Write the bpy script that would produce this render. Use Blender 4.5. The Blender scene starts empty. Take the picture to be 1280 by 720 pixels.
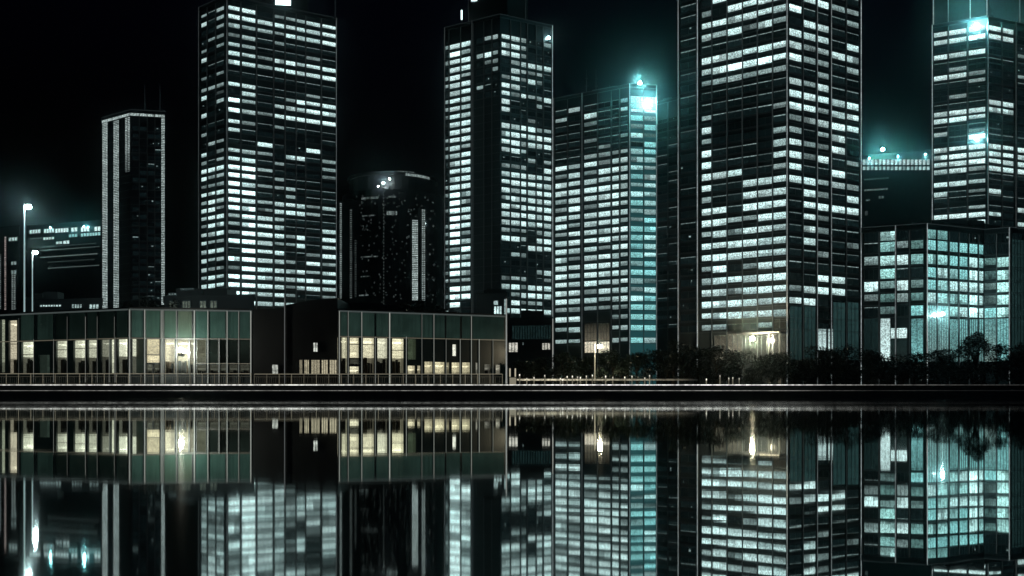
import bpy, math, random
from mathutils import Vector
random.seed(11)
R = random.random
U = random.uniform
sc = bpy.context.scene
COL = sc.collection

# ------------------------------------------------------------------ survey
# The camera stands 0.6 m above the lake looking level across it (+Y). The
# plan of the city was surveyed as bearings (in 1/1280 of the view) and
# distances: px / py are bearings, D a distance in metres.
F, CX, HY, CH = 1280.0, 640.0, 490.0, 0.6
GZ = 1.45
def X(px, D): return (px - CX) / F * D
def Z(py, D): return CH + (HY - py) / F * D

# ------------------------------------------------------------------ materials
def new_mat(name):
    m = bpy.data.materials.new(name); m.use_nodes = True
    nt = m.node_tree
    for n in list(nt.nodes): nt.nodes.remove(n)
    return m, nt, nt.nodes, nt.links

def math_node(N, L, op, a, b=None):
    n = N.new('ShaderNodeMath'); n.operation = op
    for i, v in enumerate((a, b)):
        if v is None: continue
        if isinstance(v, (int, float)): n.inputs[i].default_value = v
        else: L.new(v, n.inputs[i])
    return n.outputs[0]

def glow_mat(name, base, rough, metallic=0.0, tex=None, bump=0.0, spec=0.5, sample='NONE', var=0.0, vscale=0.4):
    """dark surface whose lamps, blinds and put-in light are held in the 'glow' colour layer of the mesh"""
    m, nt, N, L = new_mat(name)
    out = N.new('ShaderNodeOutputMaterial'); p = N.new('ShaderNodeBsdfPrincipled')
    L.new(p.outputs[0], out.inputs[0])
    p.inputs['Roughness'].default_value = rough
    p.inputs['Metallic'].default_value = metallic
    p.inputs['Specular IOR Level'].default_value = spec
    tc = N.new('ShaderNodeTexCoord')
    if var:
        nz = N.new('ShaderNodeTexNoise'); nz.inputs['Scale'].default_value = vscale; nz.inputs['Detail'].default_value = 6
        L.new(tc.outputs['Object'], nz.inputs['Vector'])
        mx = N.new('ShaderNodeMix'); mx.data_type = 'RGBA'
        mx.inputs[6].default_value = (*[c * (1 - var) for c in base], 1); mx.inputs[7].default_value = (*[min(1, c * (1 + var)) for c in base], 1)
        L.new(nz.outputs['Fac'], mx.inputs[0]); L.new(mx.outputs[2], p.inputs['Base Color'])
        rr = math_node(N, L, 'ADD', math_node(N, L, 'MULTIPLY', nz.outputs['Fac'], 0.25), max(0, rough - 0.1))
        L.new(rr, p.inputs['Roughness'])
    else:
        p.inputs['Base Color'].default_value = (*base, 1)
    at = N.new('ShaderNodeAttribute'); at.attribute_name = 'glow'
    src = at.outputs['Color']
    if tex:
        # blinds, ceiling lights and desks seen through the panes: fine streaks and grain
        mp = N.new('ShaderNodeMapping'); mp.inputs['Scale'].default_value = tex['streak']
        L.new(tc.outputs['Object'], mp.inputs['Vector'])
        n1 = N.new('ShaderNodeTexNoise'); n1.inputs['Scale'].default_value = 1.0; n1.inputs['Detail'].default_value = 3; n1.inputs['Roughness'].default_value = 0.75
        L.new(mp.outputs[0], n1.inputs['Vector'])
        n2 = N.new('ShaderNodeTexNoise'); n2.inputs['Scale'].default_value = tex['grain']; n2.inputs['Detail'].default_value = 1
        L.new(tc.outputs['Object'], n2.inputs['Vector'])
        a = N.new('ShaderNodeMapRange'); a.inputs[1].default_value = .34; a.inputs[2].default_value = .62; a.inputs[3].default_value = tex['lo']; a.inputs[4].default_value = 1.1
        L.new(n1.outputs['Fac'], a.inputs[0])
        b = N.new('ShaderNodeMapRange'); b.inputs[1].default_value = .36; b.inputs[2].default_value = .58; b.inputs[3].default_value = tex['lo2']; b.inputs[4].default_value = 1.12
        L.new(n2.outputs['Fac'], b.inputs[0])
        f = math_node(N, L, 'MULTIPLY', a.outputs[0], b.outputs[0])
        vm = N.new('ShaderNodeVectorMath'); vm.operation = 'SCALE'
        L.new(src, vm.inputs[0]); L.new(f, vm.inputs['Scale']); src = vm.outputs[0]
    L.new(src, p.inputs['Emission Color']); p.inputs['Emission Strength'].default_value = 1.0
    if bump:
        nb = N.new('ShaderNodeTexNoise'); nb.inputs['Scale'].default_value = 6; nb.inputs['Detail'].default_value = 5
        L.new(tc.outputs['Object'], nb.inputs['Vector'])
        bp = N.new('ShaderNodeBump'); bp.inputs['Strength'].default_value = bump; bp.inputs['Distance'].default_value = .05
        L.new(nb.outputs['Fac'], bp.inputs['Height']); L.new(bp.outputs[0], p.inputs['Normal'])
    m.cycles.emission_sampling = sample
    return m

M = {}
M['glass'] = glow_mat('office_glass', (.010, .013, .015), .08, tex=dict(streak=(1.1, 1.1, 3.0), grain=2.6, lo=.5, lo2=.45))
M['panel'] = glow_mat('glow_panel', (.012, .028, .025), .16, tex=dict(streak=(2.2, 2.2, .12), grain=.5, lo=.72, lo2=.85))
M['room'] = glow_mat('room_wall', (.10, .09, .07), .7, tex=dict(streak=(.8, .8, 6.0), grain=7.0, lo=.68, lo2=.6))
M['wall'] = glow_mat('facade_cladding', (.020, .026, .030), .32, var=.45, vscale=.25)
M['dark'] = glow_mat('dark_cladding', (.010, .012, .014), .45, var=.4, vscale=.2)
M['metal'] = glow_mat('facade_metal', (.10, .115, .12), .38, metallic=.7, var=.3, vscale=.8)
M['lamp'] = glow_mat('lamp_lens', (.3, .3, .3), .3, sample='FRONT_BACK')
M['stone'] = glow_mat('quay_stone', (.085, .088, .088), .75, bump=.5, var=.5, vscale=.9)
M['white'] = glow_mat('white_paint', (.7, .7, .67), .45, var=.12, vscale=1.5)
M['glow_strip'] = glow_mat('glow_line', (.3, .3, .3), .4, tex=dict(streak=(.35, .35, .35), grain=3.2, lo=.55, lo2=.5))
M['bark'] = glow_mat('bark', (.05, .04, .03), .9, bump=.8, var=.4, vscale=4)

def leaf_mat():
    m, nt, N, L = new_mat('foliage')
    out = N.new('ShaderNodeOutputMaterial'); p = N.new('ShaderNodeBsdfPrincipled'); L.new(p.outputs[0], out.inputs[0])
    g = N.new('ShaderNodeNewGeometry'); r = N.new('ShaderNodeValToRGB')
    r.color_ramp.elements[0].color = (.004, .008, .006, 1); r.color_ramp.elements[1].color = (.022, .036, .024, 1)
    L.new(g.outputs['Random Per Island'], r.inputs[0]); L.new(r.outputs[0], p.inputs['Base Color'])
    p.inputs['Roughness'].default_value = .3
    return m
M['leaf'] = leaf_mat()

def clear_mat():
    m, nt, N, L = new_mat('clear_glass')
    out = N.new('ShaderNodeOutputMaterial'); mix = N.new('ShaderNodeMixShader')
    t = N.new('ShaderNodeBsdfTransparent'); g = N.new('ShaderNodeBsdfGlossy'); g.inputs['Roughness'].default_value = .03
    t.inputs[0].default_value = (.88, .92, .90, 1)
    fr = N.new('ShaderNodeFresnel'); fr.inputs[0].default_value = 1.45
    L.new(fr.outputs[0], mix.inputs[0]); L.new(t.outputs[0], mix.inputs[1]); L.new(g.outputs[0], mix.inputs[2]); L.new(mix.outputs[0], out.inputs[0])
    return m
M['clear'] = clear_mat()

def water_mat():
    m, nt, N, L = new_mat('lake_water')
    out = N.new('ShaderNodeOutputMaterial'); mix = N.new('ShaderNodeMixShader')
    d = N.new('ShaderNodeBsdfDiffuse'); d.inputs[0].default_value = (.002, .006, .007, 1)
    g = N.new('ShaderNodeBsdfGlossy'); g.distribution = 'GGX'
    g.inputs['Color'].default_value = (.95, 1, .99, 1)
    tc = N.new('ShaderNodeTexCoord')
    fr = N.new('ShaderNodeFresnel'); fr.inputs[0].default_value = 1.9
    fac = math_node(N, L, 'MINIMUM', math_node(N, L, 'ADD', math_node(N, L, 'MULTIPLY', fr.outputs[0], .40), .66), 1.0)
    # cat's-paws: patches of finer ripple
    mp = N.new('ShaderNodeMapping'); mp.inputs['Scale'].default_value = (.03, .06, 1)
    L.new(tc.outputs['Object'], mp.inputs[0])
    n0 = N.new('ShaderNodeTexNoise'); n0.inputs['Scale'].default_value = 1; n0.inputs['Detail'].default_value = 3
    L.new(mp.outputs[0], n0.inputs['Vector'])
    # the near left water is ruffled, the rest lies almost still
    sx = N.new('ShaderNodeSeparateXYZ'); L.new(tc.outputs['Object'], sx.inputs[0])
    def smooth(src, a, b, lo, hi):
        n = N.new('ShaderNodeMapRange'); n.interpolation_type = 'SMOOTHSTEP'
        for i, v in ((1, a), (2, b), (3, lo), (4, hi)): n.inputs[i].default_value = v
        L.new(src, n.inputs[0]); return n.outputs[0]
    ruffle = math_node(N, L, 'MULTIPLY', smooth(sx.outputs[0], -.4, .9, 1, 0), smooth(sx.outputs[1], 4.8, 12, 1, 0))
    calm = smooth(n0.outputs['Fac'], .35, .7, .012, .035)
    L.new(math_node(N, L, 'ADD', calm, math_node(N, L, 'MULTIPLY', ruffle, .024)), g.inputs['Roughness'])
    wind = smooth(sx.outputs[0], -8, 10, .62, .42)
    wind = math_node(N, L, 'ADD', wind, math_node(N, L, 'MULTIPLY', smooth(sx.outputs[0], -2, 14, 0, 1.1), smooth(sx.outputs[1], 13, 30, 0, 1)))
    hs = None
    for (sx, sy, amp) in ((.10, .9, .0012), (.5, 3.2, .00032), (2.2, 6.0, .00014)):
        mp = N.new('ShaderNodeMapping'); mp.inputs['Scale'].default_value = (sx, sy, 1); mp.inputs['Rotation'].default_value = (0, 0, .05)
        L.new(tc.outputs['Object'], mp.inputs[0])
        nz = N.new('ShaderNodeTexNoise'); nz.inputs['Scale'].default_value = 1; nz.inputs['Detail'].default_value = 1
        L.new(mp.outputs[0], nz.inputs['Vector'])
        h = math_node(N, L, 'MULTIPLY', nz.outputs['Fac'], amp)
        hs = h if hs is None else math_node(N, L, 'ADD', hs, h)
    hs = math_node(N, L, 'MULTIPLY', hs, wind)
    bp = N.new('ShaderNodeBump'); bp.inputs['Strength'].default_value = 1.0; bp.inputs['Distance'].default_value = 1.0
    L.new(hs, bp.inputs['Height']); L.new(bp.outputs[0], g.inputs['Normal'])
    L.new(fac, mix.inputs[0]); L.new(d.outputs[0], mix.inputs[1]); L.new(g.outputs[0], mix.inputs[2]); L.new(mix.outputs[0], out.inputs[0])
    return m
M['water'] = water_mat()

def ground_mat():
    m, nt, N, L = new_mat('ground_soil')
    out = N.new('ShaderNodeOutputMaterial'); p = N.new('ShaderNodeBsdfPrincipled'); L.new(p.outputs[0], out.inputs[0])
    tc = N.new('ShaderNodeTexCoord'); nz = N.new('ShaderNodeTexNoise'); nz.inputs['Scale'].default_value = .15; nz.inputs['Detail'].default_value = 8
    L.new(tc.outputs['Object'], nz.inputs['Vector'])
    r = N.new('ShaderNodeValToRGB'); r.color_ramp.elements[0].color = (.03, .035, .03, 1); r.color_ramp.elements[1].color = (.08, .08, .075, 1)
    L.new(nz.outputs['Fac'], r.inputs[0]); L.new(r.outputs[0], p.inputs['Base Color']); p.inputs['Roughness'].default_value = .85
    return m
M['ground'] = ground_mat()

# ------------------------------------------------------------------ mesh builder
BLACK = (0, 0, 0)
class MB:
    def __init__(s, o=(0, 0, 0)):
        s.v, s.f, s.g, s.m, s.mats, s.o = [], [], [], [], [], Vector(o)
    def mi(s, mat):
        if mat not in s.mats: s.mats.append(mat)
        return s.mats.index(mat)
    def poly(s, pts, mat, glow=BLACK):
        """glow: one colour, or one per corner"""
        i = len(s.v); s.v += [Vector(p) - s.o for p in pts]
        s.f.append(tuple(range(i, i + len(pts)))); s.m.append(s.mi(mat))
        s.g.append([glow] * len(pts) if not isinstance(glow[0], (tuple, list)) else list(glow))
    def hexa(s, P, mat, glow=BLACK, faces=None):
        """P: 4 bottom + 4 top points, counter-clockwise from above"""
        Q = [(0, 3, 2, 1), (4, 5, 6, 7), (0, 1, 5, 4), (1, 2, 6, 5), (2, 3, 7, 6), (3, 0, 4, 7)]
        i = len(s.v); s.v += [Vector(p) - s.o for p in P]
        for k, q in enumerate(Q):
            s.f.append(tuple(i + a for a in q)); s.m.append(s.mi(mat))
            s.g.append([(glow if faces is None or k in faces else BLACK)] * 4)
    def box(s, x0, x1, y0, y1, z0, z1, mat, glow=BLACK, faces=None):
        s.hexa([(x0, y0, z0), (x1, y0, z0), (x1, y1, z0), (x0, y1, z0), (x0, y0, z1), (x1, y0, z1), (x1, y1, z1), (x0, y1, z1)], mat, glow, faces)
    def prism(s, plan, z0, z1, mat, glow=BLACK, cap=True):
        n = len(plan); i = len(s.v)
        s.v += [Vector((p[0], p[1], z0)) - s.o for p in plan] + [Vector((p[0], p[1], z1)) - s.o for p in plan]
        for k in range(n):
            s.f.append((i + k, i + (k + 1) % n, i + n + (k + 1) % n, i + n + k)); s.m.append(s.mi(mat)); s.g.append([glow] * 4)
        if cap:
            s.f.append(tuple(i + n + k for k in range(n))); s.m.append(s.mi(mat)); s.g.append([BLACK] * n)
            s.f.append(tuple(i + k for k in reversed(range(n)))); s.m.append(s.mi(mat)); s.g.append([BLACK] * n)
    def tube(s, rings, mat, glow=BLACK, n=8):
        """rings: (x, y, z, r) along a stem"""
        i = len(s.v)
        for k, (x, y, z, r) in enumerate(rings):
            a = Vector(rings[max(0, k - 1)][:3]); b = Vector(rings[min(len(rings) - 1, k + 1)][:3])
            d = (b - a); d = d.normalized() if d.length > 1e-9 else Vector((0, 0, 1))
            u = d.cross(Vector((0, 1, 0)) if abs(d.y) < .9 else Vector((1, 0, 0))).normalized(); w = d.cross(u)
            for j in range(n):
                t = j / n * math.tau
                s.v.append(Vector((x, y, z)) + (u * math.cos(t) + w * math.sin(t)) * r - s.o)
        for k in range(len(rings) - 1):
            for j in range(n):
                a = i + k * n + j; b = i + k * n + (j + 1) % n
                s.f.append((a, b, b + n, a + n)); s.m.append(s.mi(mat)); s.g.append([glow] * 4)
        s.f.append(tuple(i + j for j in range(n))); s.m.append(s.mi(mat)); s.g.append([glow] * n)
        k = i + (len(rings) - 1) * n
        s.f.append(tuple(k + j for j in reversed(range(n)))); s.m.append(s.mi(mat)); s.g.append([glow] * n)
    def ball(s, c, r, mat, glow=BLACK, sx=1, sy=1, sz=1, nu=10, nv=6):
        c = Vector(c); i = len(s.v)
        s.v.append(c + Vector((0, 0, -r * sz)) - s.o)
        for a in range(1, nv):
            ph = -math.pi / 2 + math.pi * a / nv
            for b in range(nu):
                t = b / nu * math.tau
                s.v.append(c + Vector((r * sx * math.cos(ph) * math.cos(t), r * sy * math.cos(ph) * math.sin(t), r * sz * math.sin(ph))) - s.o)
        s.v.append(c + Vector((0, 0, r * sz)) - s.o); top = len(s.v) - 1
        def add(q):
            s.f.append(q); s.m.append(s.mi(mat)); s.g.append([glow] * len(q))
        for b in range(nu):
            add((i, i + 1 + (b + 1) % nu, i + 1 + b))
            for a in range(nv - 2):
                p = i + 1 + a * nu
                add((p + b, p + (b + 1) % nu, p + nu + (b + 1) % nu, p + nu + b))
            p = i + 1 + (nv - 2) * nu
            add((p + b, p + (b + 1) % nu, top))
    def build(s, name, parent=None, smooth=False):
        me = bpy.data.meshes.new(name)
        me.from_pydata([tuple(v) for v in s.v], [], s.f)
        for k in s.mats: me.materials.append(M[k])
        me.polygons.foreach_set('material_index', s.m)
        ca = me.color_attributes.new('glow', 'FLOAT_COLOR', 'CORNER')
        flat = []
        for g in s.g:
            for c in g: flat += [c[0], c[1], c[2], 1.0]
        ca.data.foreach_set('color', flat)
        if smooth: me.polygons.foreach_set('use_smooth', [True] * len(me.polygons))
        me.update()
        o = bpy.data.objects.new(name, me); COL.objects.link(o)
        if parent is not None: o.parent = parent
        else: o.location = s.o
        return o

def thing(name, label, cat, loc, group=None):
    o = bpy.data.objects.new(name, None); o.empty_display_size = .5; o.location = loc
    COL.objects.link(o); o['label'] = label; o['category'] = cat
    if group: o['group'] = group
    return o
def tag(o, label, cat, group=None):
    o['label'] = label; o['category'] = cat
    if group: o['group'] = group
    return o
def structure(o): o['kind'] = 'structure'; return o

def mul(c, k): return (c[0] * k, c[1] * k, c[2] * k)
WHITE = (.73, 1.0, .985)
TEAL = (.26, .66, .66)
WARM = (1.0, .86, .56)
BEIGE = (.95, .86, .62)
GAIN = 1.55

# ------------------------------------------------------------------ facades
class Face:
    """a plane facade between two plan points, seen from outside (left to right)"""
    def __init__(s, a, b):
        s.a, s.b = Vector(a), Vector(b); d = s.b - s.a; s.len = d.length; s.t = d.normalized(); s.n = Vector((s.t.y, -s.t.x))
    def s_at(s, px):
        k = (px - CX) / F
        return (k * s.a.y - s.a.x) / (s.t.x - k * s.t.y)
    def depth(s, px): return (s.a + s.t * s.s_at(px)).y
    def p(s, u, z, d=0.0):
        q = s.a + s.t * u + s.n * d
        return (q.x, q.y, z)
    def box(s, mb, u0, u1, z0, z1, d0, d1, mat, glow=BLACK, faces=None):
        mb.hexa([s.p(u0, z0, d1), s.p(u1, z0, d1), s.p(u1, z0, d0), s.p(u0, z0, d0), s.p(u0, z1, d1), s.p(u1, z1, d1), s.p(u1, z1, d0), s.p(u0, z1, d0)], mat, glow, faces)
    def quad(s, mb, u0, u1, z0, z1, d, mat, glow=BLACK):
        mb.poly([s.p(u0, z0, d), s.p(u1, z0, d), s.p(u1, z1, d), s.p(u0, z1, d)], mat, glow)

def lit_colour(k, tint=None):
    t = U(0, .28) ** 1.3
    c = (WHITE[0] * (1 - t) + .42 * t, WHITE[1] * (1 - t) + .92 * t, WHITE[2] * (1 - t) + .92 * t)
    if tint: c = tint
    return mul(c, k * GAIN)

def window_mesh(mb, f, u0, u1, z0, z1, ch, tint=None, npane=None, sub=True, even=False):
    """one window opening: frame, glazing bars and panes; ch says how it is lit"""
    fw = min(.10, (u1 - u0) * .08)
    h = z1 - z0
    if ch == '+': z0 += h * U(.10, .35)
    elif ch == '#' and not even: z0 += h * random.choice((0, 0, U(.05, .22)))
    n = npane or max(1, min(3, int(round((u1 - u0) / 3.0))))
    # panes
    if ch in '#+W':
        k = {'#': U(.72, .95) if even else random.choice((U(.8, 1.05), U(.65, .95), U(.42, .7))), '+': U(.14, .4), 'W': 1.6}[ch]
        col = lit_colour(k, tint)
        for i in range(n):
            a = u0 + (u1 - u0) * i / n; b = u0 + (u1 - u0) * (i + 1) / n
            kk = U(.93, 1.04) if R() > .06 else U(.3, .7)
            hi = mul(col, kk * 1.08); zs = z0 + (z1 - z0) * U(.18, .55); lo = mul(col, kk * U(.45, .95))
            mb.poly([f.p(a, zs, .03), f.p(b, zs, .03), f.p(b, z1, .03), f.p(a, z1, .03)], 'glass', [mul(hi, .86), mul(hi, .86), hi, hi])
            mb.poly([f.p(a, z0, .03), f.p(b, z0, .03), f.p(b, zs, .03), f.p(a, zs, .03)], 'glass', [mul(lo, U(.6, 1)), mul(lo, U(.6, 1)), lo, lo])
    elif ch == '-':
        k = U(.06, .26); sl = min(h * .22, U(.22, .36))
        f.quad(mb, u0, u1, z1 - sl, z1, .03, 'glass', lit_colour(k, tint))
        f.quad(mb, u0, u1, z0, z1 - sl, .03, 'glass', mul((.3, .7, .75), U(.004, .02)))
    elif ch == 't':
        a = mul(TEAL, U(.8, 1.2)); b = mul(TEAL, U(1.1, 1.7))
        mb.poly([f.p(u0, z0, .03), f.p(u1, z0, .03), f.p(u1, z1, .03), f.p(u0, z1, .03)], 'glass', [a, a, b, b])
    else:
        f.quad(mb, u0, u1, z0, z1, .03, 'glass', mul((.3, .7, .78), U(.001, .012)))
        if R() < .22:                                   # a lamp left on deep inside
            a = U(u0, u0 + (u1 - u0) * .8); w = U(.25, .9); b = min(u1, a + w); zz = U(z0 + .3 * h, z1 - .25 * h)
            f.quad(mb, a, b, zz, zz + min(.5, h * .22), .05, 'glass', lit_colour(U(.12, .4)))
    # frame and glazing bars
    f.box(mb, u0 - fw, u1 + fw, z1, z1 + fw, 0, .12, 'metal'); f.box(mb, u0 - fw, u1 + fw, z0 - fw, z0, 0, .14, 'metal')
    f.box(mb, u0 - fw, u0, z0, z1, 0, .12, 'metal'); f.box(mb, u1, u1 + fw, z0, z1, 0, .12, 'metal')
    if sub:
        for i in range(1, n):
            a = u0 + (u1 - u0) * i / n
            f.box(mb, a - .03, a + .03, z0, z1, .03, .07, 'metal')

def put_windows(root, base, wins):
    """the hundred largest in view become parts, the rest one part"""
    def area(w):
        f, u0, u1, z0, z1 = w[:5]
        q = f.p((u0 + u1) / 2, (z0 + z1) / 2)
        py = HY - (q[2] - CH) / q[1] * F; px = CX + q[0] / q[1] * F
        if py < -2 or px < 0 or px > 1280: return 0
        return (u1 - u0) * (z1 - z0) / q[1] ** 2 * (1.0 if w[5] in '#W' else .8 if w[5] == '+' else .3 if w[5] in '-t' else .12)
    wins = sorted(wins, key=area, reverse=True)
    for w in wins[:100]:
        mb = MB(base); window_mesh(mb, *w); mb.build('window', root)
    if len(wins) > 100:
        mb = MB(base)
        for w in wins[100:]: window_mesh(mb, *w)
        o = mb.build('window', root); o['kind'] = 'stuff'

def antenna(root, base, x, y, z0, z1, r=.16, arms=2):
    mb = MB(base)
    mb.box(x - .5, x + .5, y - .5, y + .5, z0, z0 + .4, 'metal')
    mb.tube([(x, y, z0 + .4, r), (x, y, z0 + (z1 - z0) * .5, r * .75), (x, y, z1, r * .35)], 'metal', (.012, .016, .018), 6)
    for i in range(arms):
        zz = z0 + (z1 - z0) * (.45 + .25 * i); w = .9 - .25 * i
        mb.tube([(x - w, y, zz, .05), (x + w, y, zz, .05)], 'metal', BLACK, 5)
        mb.tube([(x + w, y, zz - .5, .06), (x + w, y, zz + .6, .06)], 'metal', BLACK, 5)
    mb.build('antenna', root)

def beacon(root, base, x, y, z, L, r=.45, col=(.62, 1, 1), post=1.0, name='beacon'):
    mb = MB(base)
    mb.box(x - .35, x + .35, y - .35, y + .35, z - post - r - .25, z - post - r, 'metal')
    mb.tube([(x, y, z - post - r, .10), (x, y, z - r * .9, .08)], 'metal', BLACK, 6)
    mb.tube([(x, y, z - r * 1.15, r * .55), (x, y, z - r * .8, r * .75)], 'metal', BLACK, 8)
    o = mb.build(name, root)
    ml = MB(base); ml.ball((x, y, z), r, 'lamp', mul(col, L)); ml.build('lens', o, smooth=True)
    return o

def plan_of(pts): return [(X(px, D), D) for px, D in pts]

def tower(label, pts, top, rows, cols, ref, wh, depth=26, name='office_tower', cat='tower', up=0, floors_to=None, top_ref=None,
          trim=(), fin=.05, tints=None, parapet=1.6, wallglow=None, group=None, band=True, default=None, npane=None, even=False):
    """pts: plan bearings left to right; rows: (py at ref, lit string with one letter per column, faces split by |);
    cols: per face list of (px0, px1)"""
    plan = plan_of(pts); faces = [Face(plan[i], plan[i + 1]) for i in range(len(plan) - 1)]
    rf = faces[ref[0]].depth(ref[1])
    zr = lambda py: Z(py, rf)
    tf = top_ref or ref
    ztop = Z(top, faces[tf[0]].depth(tf[1]))
    a, b = Vector(plan[0]), Vector(plan[-1])
    mid = (a + b) / 2; base = (mid.x, mid.y + depth / 2, GZ)
    root = thing(name, label, cat, base, group)
    back = [(b.x * (1 + depth / b.y), b.y + depth), (a.x * (1 + depth / a.y), a.y + depth)]
    full = list(plan) + back
    mb = MB(base); mb.prism(full, GZ - .3, ztop, 'wall')
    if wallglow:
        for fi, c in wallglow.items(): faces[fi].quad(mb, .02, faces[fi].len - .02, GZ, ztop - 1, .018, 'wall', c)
    mb.build('wall', root)
    # roof: slab, parapet and plant room
    cx = sum(p[0] for p in full) / len(full); cy = sum(p[1] for p in full) / len(full)
    grow = [(cx + (p[0] - cx) * 1.012, cy + (p[1] - cy) * 1.012) for p in full]
    inn = [(cx + (p[0] - cx) * .5, cy + (p[1] - cy) * .5) for p in full]
    mb = MB(base); mb.prism(grow, ztop, ztop + .35, 'metal')
    for i in range(len(grow)):
        f = Face(grow[i], grow[(i + 1) % len(grow)])
        f.box(mb, 0, f.len, ztop + .35, ztop + parapet, -.35, -.02, 'wall')
        f.box(mb, 0, f.len, ztop + parapet, ztop + parapet + .12, -.40, .04, 'metal', (.03, .04, .043), [2])
    rf_o = mb.build('roof', root)
    mb = MB(base); mb.prism(inn, ztop + .35, ztop + 3.6, 'dark'); mb.prism([(cx + (p[0] - cx) * .3, cy + (p[1] - cy) * .3) for p in full], ztop + 3.6, ztop + 5.2, 'metal')
    mb.build('plant_room', rf_o)
    # windows
    ys = [r[0] for r in rows]; pitch = (ys[-1] - ys[0]) / max(1, len(ys) - 1)
    allrows = list(rows)
    for k in range(up): allrows.insert(0, (ys[0] - pitch * (k + 1), default))
    wins = []
    for y, pat in allrows:
        pats = pat.split('|') if pat else [None] * len(faces)
        z = zr(y); hh = wh / F * rf / 2
        for fi, f in enumerate(faces):
            if z + hh > ztop - .2 and up: continue
            for ci, (p0, p1) in enumerate(cols[fi] if fi < len(cols) else []):
                ch = pats[fi][ci] if fi < len(pats) and pats[fi] else random.choice('##+-.')
                if ch == ' ': continue
                u0, u1 = max(.15, f.s_at(p0)), min(f.len - .15, f.s_at(p1))
                tint = None
                if tints and (fi, ci) in tints:
                    t = tints[(fi, ci)]; tint = t(y) if callable(t) else t
                wins.append((f, u0, u1, z - hh, z + hh, ch, tint, npane, True, even))
    put_windows(root, base, wins)
    zlow = zr(allrows[-1][0]) - pitch / F * rf
    # floor bands: sill ledges round every storey, one mesh a face (surface pattern)
    for fi, f in enumerate(faces):
        mb = MB(base); prof = [(GZ, .008)]
        for y, _ in sorted(allrows, reverse=True):
            z = zr(y) - wh / F * rf / 2 - .30
            if z < ztop - .5 and z - .2 > prof[-1][0]: prof += [(z - .16, .008), (z - .16, .11), (z, .11), (z, .008)]
        prof.append((ztop - .02, .008)); i0 = len(mb.v)
        for z, d in prof: mb.v += [Vector(f.p(.03, z, d)) - mb.o, Vector(f.p(f.len - .03, z, d)) - mb.o]
        for k in range(len(prof) - 1):
            j = i0 + 2 * k; ledge = prof[k][1] > .1 and prof[k + 1][1] > .1
            mb.f.append((j, j + 1, j + 3, j + 2)); mb.m.append(mb.mi('metal' if prof[k][1] > .1 or prof[k + 1][1] > .1 else 'wall')); mb.g.append([(.006, .009, .0098) if ledge else BLACK] * 4)
        if band: mb.build('cladding', root)
        # fins between the columns, each with a thin nosing whose lit look is painted in as glow
        cl = cols[fi] if fi < len(cols) else []
        edges = [(cl[i][1] + cl[i + 1][0]) / 2 for i in range(len(cl) - 1)]
        for e in edges:
            u = f.s_at(e); w = .16
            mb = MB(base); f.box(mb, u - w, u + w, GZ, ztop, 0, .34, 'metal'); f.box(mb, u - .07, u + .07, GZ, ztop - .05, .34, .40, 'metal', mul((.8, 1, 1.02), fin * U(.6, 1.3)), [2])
            mb.build('mullion', root)
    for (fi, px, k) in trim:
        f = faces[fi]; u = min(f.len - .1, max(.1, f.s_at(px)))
        mb = MB(base); f.box(mb, u - .22, u + .22, GZ, ztop + parapet, 0, .46, 'metal'); f.box(mb, u - .13, u + .13, GZ, ztop + parapet + .05, .46, .52, 'glow_strip', mul((.85, 1, 1.02), k), [2, 3, 5])  # added glowing strip: the lit look of the building edge put in
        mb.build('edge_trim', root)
    return dict(root=root, base=base, faces=faces, ztop=ztop, plan=full, zr=zr, rf=rf, cx=cx, cy=cy)

# ------------------------------------------------------------------ the setting
HZ = structure
mb = MB((0, 0, 0)); mb.poly([(-900, -70, 0), (900, -70, 0), (900, 128.4, 0), (-900, 128.4, 0)], 'water'); structure(mb.build('water'))
mb = MB((0, 0, 0)); mb.poly([(-3000, 129, GZ), (3000, 129, GZ), (3000, 4000, GZ), (-3000, 4000, GZ)], 'ground'); structure(mb.build('ground'))

# quay wall: coping with its lamp-lit edge put in as a glowing line, lower ledge, wall below
def along(px): # brightness of the put-in edge glow along the coping
    pts = [(0, .42), (200, .62), (240, .8), (330, .6), (560, .5), (640, .62), (740, .85), (960, .80), (1020, .24), (1090, .08), (1180, .035), (1280, .02)]
    if px <= 0: return .42
    for (a, va), (b, vb) in zip(pts, pts[1:]):
        if a <= px <= b: return va + (vb - va) * (px - a) / (b - a)
    return .02
QD = 128.0
base = (0, QD, 0)
xs = [-900, -300] + [X(p, QD) for p in range(-40, 1321, 20)] + [300, 900]
mb = MB(base)
mb.box(-900, 900, QD + .3, QD + 1.0, -1.5, 1.36, 'stone')
mb.box(-900, 900, QD - .1, QD + .9, 1.36, 1.52, 'stone')
mb.box(-900, 900, QD - .12, QD + .3, -1.5, .70, 'stone')
structure(mb.build('quay_wall'))
o = [c for c in COL.objects if c.name == 'quay_wall'][0]
tag(o, 'long low stone quay wall with two pale glowing edge lines above the water', 'quay')
for (z0, z1, dy, k, nm) in ((1.43, 1.535, -.16, 1.0, 'glow_line'), (.745, .80, -.16, .3, 'glow_line')):
    mb = MB(base)
    for a, b in zip(xs, xs[1:]):
        pa, pb = CX + a / QD * F, CX + b / QD * F
        ga, gb = mul((1, 1, .93), along(pa) * k * 2.0), mul((1, 1, .93), along(pb) * k * 2.0)
        y = QD + dy
        mb.poly([(a, y, z0), (b, y, z0), (b, y, z1), (a, y, z1)], 'glow_strip', [ga, gb, gb, ga])
        mb.poly([(a, y, z1), (b, y, z1), (b, y + .28, z1), (a, y + .28, z1)], 'glow_strip', [mul(ga, .5), mul(gb, .5), mul(gb, .5), mul(ga, .5)])
    mb.build(nm, o)
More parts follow.
